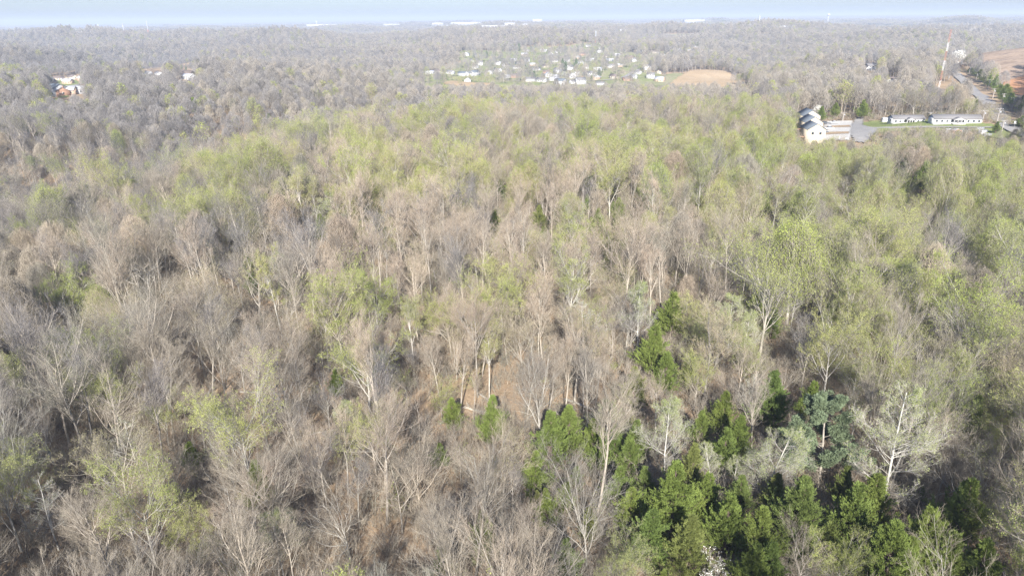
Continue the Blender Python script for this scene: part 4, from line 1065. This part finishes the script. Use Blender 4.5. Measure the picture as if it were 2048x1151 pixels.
while len(EXTRA) < 26:
    u, v = R_.uniform(870, 1330), R_.uniform(98, 166)
    if all(abs(u-h[0]) > 9 or abs(v-h[1]) > 6 for h in cen+EXTRA): EXTRA.append((u, v, R_.choice([0,0,1,2,3,4,4,5,6,7])))
for _ in range(12): EXTRA.append((R_.uniform(1345, 1465), R_.uniform(98, 120), R_.choice([0,1,3,4,6])))
settle([(u, v, k, R_.uniform(-.9,.9), R_.uniform(.9,1.15)) for u, v, k in cen+EXTRA], 'central settlement', [(158,'front'),(140,'second'),(120,'third'),(0,'rearmost')])
lef = [(98,164,6),(118,160,4),(131,161,4),(137,167,6),(146,158,4),(164,160,6),(111,190,7),(124,190,5),(137,189,6),(150,187,3),(219,123,0),(297,149,0),(318,151,0),(371,155,4),(379,159,3),(326,122,3),(336,120,0),(371,116,2),(236,116,6),(210,117,0),(350,121,3),
       (568,76,3),(576,79,0),(584,76,2),(592,79,1),(600,77,0),(578,82,3),(205,72,0),(213,74,3),(222,73,1),(55,83,0),(170,77,0)]
settle([(u, v, k, R_.uniform(-.9,.9), R_.uniform(.9,1.2)*(1.0 if v > 90 else 1.5)) for u, v, k in lef], 'left settlement', [(180,'front'),(156,'second'),(140,'third'),(105,'fourth'),(0,'rearmost')])
fr = [t for t in USE_FAR if not (t[0] > 1870 and t[1] > 92)]
settle([(u, v, k, R_.uniform(-.9,.9), 1.25) for u, v, k in fr if u > 1000], 'right plain', [(90,'nearer'),(78,'middle'),(0,'farther')])
settle([(u, v, k, R_.uniform(-.9,.9), 1.25) for u, v, k in fr if u < 1000], 'left plain', [(90,'nearer'),(78,'middle'),(0,'farther')])
groups_ = {}
for w_, row, ph, u, o in HS: groups_.setdefault((w_, row, ph), []).append((u, o))
NTH = ['leftmost','second','third','fourth','fifth','sixth','seventh','eighth','ninth','tenth','eleventh','twelfth','thirteenth','fourteenth','fifteenth','sixteenth','seventeenth','eighteenth','nineteenth','twentieth']
for (w_, row, ph), L in groups_.items():
    L.sort(key=lambda t: t[0])
    for n, (u, o) in enumerate(L):
        if len(L) == 1: o['label'] = f'{ph}, only one in {row} row of {w_}'
        else: o['label'] = f'{NTH[n]} {ph}'+('' if n == 0 else ' from left')+f', {row} row of {w_}'

# trees of the settlements: rounded crowns, dark conifers
def far_thing(key, build, tmat, cmats):
    K[key] = Kind(key, build, tmat, cmats, '', 0, 0)
ft = far_tree(501, 13, 4.6, 420, 900, lsize=.45, low=.28); far_thing('yard', (ft[:2], ft[2:]), 'bark', ['twig','leaf']); K['yard'].name = 'leafing_tree'
ft = far_tree(502, 14, 4.8, 620, low=.3); far_thing('yardbare', (ft[:2], ft[2:]), 'bark', ['twig']); K['yardbare'].name = 'bare_tree'
ft = cedar(503, 14, 4.0, 150, .34, 40); far_thing('yardfir', ft, 'dark_bark', ['dark_bark','pine']); K['yardfir'].name = 'fir_tree'
ft = far_tree(504, 11, 5.6, 300, 2000, lsize=.5, low=.2); far_thing('whitetree', (ft[:2], ft[2:]), 'bark', ['twig','blossom']); K['whitetree'].name = 'blossoming_tree'
def yard_tree(key, u, v, s, label, hs=1.0):
    x, y = trace(u, v); e = make_tree(key, x, y, s, R_.uniform(0,6.28), hs=hs); e['label'] = label; e['group'] = 'trees of the settlements'; return e
firs = [(924,136,1.1),(948,119,1.0),(1038,103,1.5),(1070,104,1.3),(1003,108,1.0),(1051,145,.9),(1044,148,.7),(1060,150,.7),(1068,162,1.1),(1125,142,1.5),(1131,144,1.3),(1152,140,1.4),(1198,158,1.2),(1248,132,1.1),(1165,97,1.2),(1208,104,1.0),(974,116,1.1),(1232,141,1.0),(1345,100,1.2),(1446,100,1.2),(1395,96,1.1)]
for n, (u, v, s) in enumerate(sorted(firs)): yard_tree('yardfir', u, v, s, f'{NTH[n] if n < 14 else str(n+1)+"th"} dark fir{"" if n == 0 else " from the left"} among the houses of the central settlement')
yt = []
for q in range(125):
    u, v = R_.uniform(850,1335), R_.uniform(98,174)
    if all(abs(u-h[0]) > 6.5 or not (-7 < v-h[1] < 9) for h in cen+EXTRA): yt.append((u, v, 'yardbare' if R_.random() < .55 else 'yard'))
yt += [(1230+q*11, 172+R_.uniform(-2,2), 'yardbare') for q in range(5)]
for q in range(16): yt.append((850+q*9+R_.uniform(-2,2), 158+q*.6, 'yard'))
for kk, wd in (('yardbare','grey bare tree'),('yard','pale green tree')):
    for row, lo, hi in (('front',158,300),('second',140,158),('third',120,140),('rearmost',0,120)):
        L = sorted([t for t in yt if t[2] == kk and lo <= t[1] < hi])
        for n, (u, v, _) in enumerate(L):
            yard_tree(kk, u, v, R_.uniform(.5,.85), f'{NTH[n] if n < 14 else str(n+1)+"th"} {wd}{"" if n == 0 else " from left"}, {row} row of central settlement')
yard_tree('whitetree', 1914, 135, 1.5, 'broad white blossoming tree at the far end of the road')
yard_tree('whitetree', 1845, 150, 1.0, 'whitish blossoming tree left of the red and white mast')
yard_tree('whitetree', 1634, 238, .7, 'small white blossoming tree behind the cream townhouses')
rd = [(1940,146),(1950,153),(1958,160),(1967,166),(1978,174),(1990,180),(1999,190),(2008,198),(2018,212),(2031,216),(2043,221),(2052,228),(2040,257)]
for n, (u, v) in enumerate(rd):
    x, y = trace(u, v); e = make_tree(f'cedar{n%4}', x, y, [1.0,1.2,1.25,1.15][n%3], n*1.3, hs=.72)
    e.scale = (e.scale[0]*1.7, e.scale[1]*1.7, e.scale[2]); e['label'] = f'{["farthest","second","third","fourth","fifth","sixth","seventh","eighth","ninth","tenth","eleventh","twelfth"][n]+" from the far end," if n < 12 else "nearest"} dark round cedar lining the road on its right'; e['group'] = 'cedars lining the road'
for n, (u, v, s) in enumerate([(1722,240,1.35),(1640,246,1.0),(1668,238,.9),(2003,205,.9),(1990,268,.7)]):
    x, y = trace(u, v); e = make_tree(f'cedar{n%4}', x, y, s, n); e['label'] = ['large dark cedar behind the parking court near the turning area','dark cedar behind the cream townhouses','dark cedar in the wood edge above the parking court','dark cedar in the verge left of the road bend','low dark cedar beside the road junction'][n]
    e.scale = (e.scale[0]*1.4, e.scale[1]*1.4, e.scale[2])

# ------------------------------------------------------------------ mast, distant masts, water towers, warehouses
def bar(a, b, r, sides=4): return tubes(np.array([[a, b]], float), np.array([[r, r]]), sides)
def lattice_section(w, z0, z1, bay=1.6, r=.10):
    c = [(-w/2,-w*.29),(w/2,-w*.29),(0,w*.58)]; P = []
    for x, y in c: P.append(bar((x,y,z0),(x,y,z1), r*1.6))
    z = z0
    while z < z1-.01:
        zn = min(z+bay, z1)
        for k in range(3):
            a, b = c[k], c[(k+1)%3]
            P.append(bar((*a,z),(*b,zn), r)); P.append(bar((*b,z),(*a,zn), r)); P.append(bar((*a,z),(*b,z), r))
        z = zn
    return P
mx, my = trace(1877, 177); md_ = math.hypot(mx, my); Hm = height_to(mx, my, 59)
mast = empty('radio_mast', (mx, my, float(height(mx, my)))); mast['category'] = 'mast'; mast['label'] = 'tall red and white banded lattice radio mast rising from trees near the road'
cuts = [0, .14, .31, .48, .64, .79, 1.0]
for k in range(6): link_mesh('mast_section', lattice_section(1.1, Hm*cuts[k], Hm*cuts[k+1], 1.8, .055), ['mast_white' if k % 2 == 0 else 'mast_red'], mast)
for az3 in (0.5, 2.6, 4.7):
    link_mesh('guy_wire', [bar((0,0,Hm*.64),(math.cos(az3)*34, math.sin(az3)*34, -3), .02, 3), bar((0,0,Hm*.98),(math.cos(az3)*40, math.sin(az3)*40, -3), .02, 3)], ['steel'], mast)
link_mesh('antenna', [bar((0,0,Hm),(0,0,Hm+3), .08), bar((-1.2,0,Hm*.8),(1.2,0,Hm*.8), .12)], ['steel'], mast)
def far_mast(u, v, vtop, label, r):
    x, y = trace(u, v); d = math.hypot(x, y); z = float(height(x, y)); H = height_to(x, y, vtop)
    e = empty('radio_mast', (x, y, z)); e['category'] = 'mast'; e['label'] = label; e['group'] = 'distant masts'
    link_mesh('mast_section', lattice_section(2.4, 0, H*.5, 6, r), ['mast_red'], e); link_mesh('mast_section', lattice_section(2.4, H*.5, H, 6, r), ['steel'], e)
far_mast(251, 77, 47, 'thin distant mast on the skyline, left one of the pair', .35)
far_mast(299, 77, 42, 'thin distant mast on the skyline, right one of the pair', .35)
far_mast(1517, 56, 31, 'thin distant mast on the skyline right of the middle', .5)
far_mast(1191, 86, 62, 'grey lattice mast behind the central settlement', .3)
def water_tower(u, v, s, label):
    x, y = trace(u, v); e = empty('water_tower', (x, y, float(height(x, y)))); e['category'] = 'water tower'; e['label'] = label; e['group'] = 'distant water towers'; e.scale = (s, s, s)
    a = np.linspace(0, math.pi, 9); prof = [(7.5*math.sin(t)+.05, 38-5*math.cos(t)) for t in a]
    n = 16; v_ = np.array([(r*math.cos(2*math.pi*k/n), r*math.sin(2*math.pi*k/n), z) for r, z in prof for k in range(n)])
    f = np.array([(i*n+k, i*n+(k+1)%n, (i+1)*n+(k+1)%n, (i+1)*n+k) for i in range(8) for k in range(n)])
    link_mesh('tank', [(v_, f, 0)], ['white_wall'], e); link_mesh('stem', [bar((0,0,-3),(0,0,34), 2.0, 10)], ['white_wall'], e)
water_tower(199, 62, 1.0, 'white distant water tower on the left horizon'); water_tower(634, 53, 1.0, 'white distant water tower left of the middle horizon'); water_tower(1655, 46, 1.5, 'white distant water tower on the right horizon')
M['far_white'] = plain('dull_white_cladding', (.50,.50,.49)); M['far_roof'] = plain('dull_metal_roof', (.42,.43,.44))
def warehouse(u0, u1, v, vt, label, roof='far_roof'):
    x, y = trace((u0+u1)/2, v); d = math.hypot(x, y); W = (u1-u0)*d/F; H = max((v-vt)*d/F, 9)
    H = min(H, 40); e = empty('warehouse', (x, y, float(height(x, y))+6)); e['category'] = 'warehouse'; e['label'] = label; e['group'] = 'distant warehouses'; D = min(W*.5, 220)
    link_mesh('wall', [box(0, 0, H/2-8, W, D, H+16)], ['far_white'], e); link_mesh('roof', [box(0, 0, H+.4, W+1, D+1, .8), box(W*.2, 0, H+1.6, W*.06, D*.2, 1.6)], [roof], e)
    link_mesh('loading_door', [box(-W*.42+W*.12*k, -D/2-.2, 3, W*.05, .3, 6) for k in range(8)], ['grey_wall'], e)
for a in [(620,672,54,51,'long white warehouse on the horizon left of the middle'),(865,886,51,48,'short white warehouse on the horizon above the wooded ridge'),(905,960,51,47,'large white warehouse on the central horizon'),
          (965,1010,57,54,'long low white warehouse in front of the central horizon'),(890,925,56,53,'low white warehouse left of the long central one'),(1066,1083,47,41,'tall white block on the horizon, the highest building'),
          (1045,1056,54,52,'tiny white warehouse below the tall horizon block'),(1370,1405,45,42,'white buildings on the horizon right of the middle'),(1497,1515,58,56,'white warehouse near the distant right mast'),
          (1709,1713,61,58,'small white distant building on the right'),(1724,1740,63,61,'low white distant building right of the small one'),(1555,1585,62,60,'long pale roof in the distant wood'),(1943,1981,68,65,'long pale red building on the far right plain'),
          (365,385,73,71,'low pale building on the left plain'),(420,442,73,71,'low pale building on the left plain farther right'),(180,196,71,69,'low white building on the far left plain'),(1010,1030,52,49,'white warehouse right of the large central one'),
          (1240,1262,68,66,'low white building behind the settlement'),(770,800,52,50,'pale warehouse on the horizon left of centre'),(160,176,72,70,'tiny white building at far left')]: warehouse(*a)

# ------------------------------------------------------------------ poles, sign, cars
def utility_pole(H=11, lamp=False):
    e = empty('utility_pole')
    link_mesh('pole', [tubes(np.array([[(0,0,-1),(0,0,H*.5),(0,0,H)]], float), np.array([[.20,.17,.13]]), 7)], ['pole_wood'], e)
    link_mesh('crossarm', [box(0, 0, H-.7, 2.6, .14, .16), box(0, .09, H-1.9, 1.8, .12, .14)], ['pole_wood'], e)
    link_mesh('insulator', [bar((x,0,H-.62),(x,0,H-.3), .07, 5) for x in (-1.2,-.5,.5,1.2)], ['mast_white'], e)
    link_mesh('transformer', [bar((.35,-.25,H-3.2),(.35,-.25,H-2.2), .28, 8)], ['steel'], e)
    return e
pole0 = utility_pole(); first = True
for u, v, vt, lab in [(1993,247,216,'tallest pale utility pole beside the road near the junction'),(1964,246,220,'utility pole right of the longest ranch house'),(1858,245,224,'utility pole between the two ranch houses'),
       (1685,243,225,'utility pole behind the parking court'),(2023,220,195,'utility pole in front of the cedars, nearest right of the road'),(1975,181,159,'utility pole halfway along the cedar row'),(2003,210,187,'utility pole on the verge between road and cedars'),
       (1985,198,177,'utility pole on the verge beyond the pale one'),(1952,161,147,'second farthest utility pole along the verge'),(1938,148,132,'farthest utility pole along the verge'),(2003,264,240,'dark leaning utility pole in front of the junction'),
       (1746,183,166,'short utility pole in the green trees left of the mast')]:
    o = pole0 if first else copy_tree(pole0); first = False
    x, y = place(o, u, v, R_.uniform(-.4,.4)); d = math.hypot(x, y); o.scale = (1.25, 1.25, height_to(x, y, vt)/11); o['label'] = lab; o['category'] = 'utility pole'; o['group'] = 'utility poles'
sg = empty('road_sign'); place(sg, 2028, 257); sg['label'] = 'small white sign on a post at the road junction'; sg['category'] = 'sign'
link_mesh('post', [bar((0,0,-.3),(0,0,3), .06)], ['steel'], sg); link_mesh('sign_panel', [box(0,-.1,2.9,1.5,.06,1.5)], ['white_wall'], sg)
def car(paint):
    e = empty('parked_car')
    x = np.array([-2.25,-2.2,-1.3,-.75,.75,1.35,2.2,2.3]); 
    prof = [(-2.25,.35),(-2.25,.80),(-1.35,.92),(1.30,.95),(2.2,.78),(2.3,.35)]
    n = len(prof); v = np.array([(px, s*.88, pz) for s in (-1,1) for px, pz in prof]); f = [(k, (k+1)%n, (k+1)%n+n, k+n) for k in range(n)]
    link_mesh('body', [(v, np.array(f), 0)]+[(np.array([(px, s*.88, pz) for px, pz in prof]), np.array([list(range(n)) if s > 0 else list(range(n))[::-1]]), 0) for s in (-1,1)], [paint], e)
    cab = [(-1.3,.93),(-.75,1.42),(.7,1.44),(1.3,.96)]; m = 4
    v = np.array([(px, s*(.80 if pz < 1 else .66), pz) for s in (-1,1) for px, pz in cab]); f = [(k, (k+1)%m, (k+1)%m+m, k+m) for k in range(m)]+[(3,2,1,0),(4,5,6,7)]
    link_mesh('window', [(v, np.array(f), 0)], ['dark_glass'], e)
    link_mesh('roof', [box(-.02, 0, 1.455, 1.35, 1.26, .06)], [paint], e)
    for px in (-1.4, 1.4):
        for s in (-1, 1):
            w = link_mesh('wheel', [bar((px, s*.70, .33),(px, s*.92, .33), .33, 12)], ['tyre'], e)
            a = np.linspace(0, 6.283, 9)[:-1]; link_mesh('rim', [(np.array([(px+.2*math.cos(t), s*.925, .33+.2*math.sin(t)) for t in a]), np.array([list(range(8))]), 0)], ['steel'], w)
    return e
c0 = car('car_white'); c1 = car('car_dark')
for o, u, v, rz, lab in [(c0,1668,249,.1,'white car parked on the farther bay of the pale parking court'),(copy_tree(c0),1658,260,.1,'white car parked on the middle bay of the pale parking court'),(c1,1648,250,.1,'dark car parked beside the far townhouse unit'),(copy_tree(c1),1646,268,.15,'dark car parked beside the nearest townhouse unit')]:
    place(o, u, v, rz, 1.1, .5); o['label'] = lab; o['category'] = 'car'; o['group'] = 'cars on the parking court'

# ------------------------------------------------------------------ haze
if HAZE_DENSITY > 0:
    zb = -120.0; zt = 132.0
    hzv, hzf, _ = box(0, 0, (zb+zt)/2, 42000, 42000, zt-zb)
    haze = link_mesh('haze', [(hzv, hzf, 0)], [])
    m = bpy.data.materials.new('haze_air'); m.use_nodes = True; nt = m.node_tree
    for n in list(nt.nodes): nt.nodes.remove(n)
    pv = nt.nodes.new('ShaderNodeVolumePrincipled'); out = nt.nodes.new('ShaderNodeOutputMaterial')
    pv.inputs['Color'].default_value = (.76,.85,1.0,1); pv.inputs['Density'].default_value = HAZE_DENSITY; pv.inputs['Anisotropy'].default_value = 0.0
    nt.links.new(pv.outputs[0], out.inputs['Volume']); haze.data.materials.append(m); tag(haze, kind='stuff')
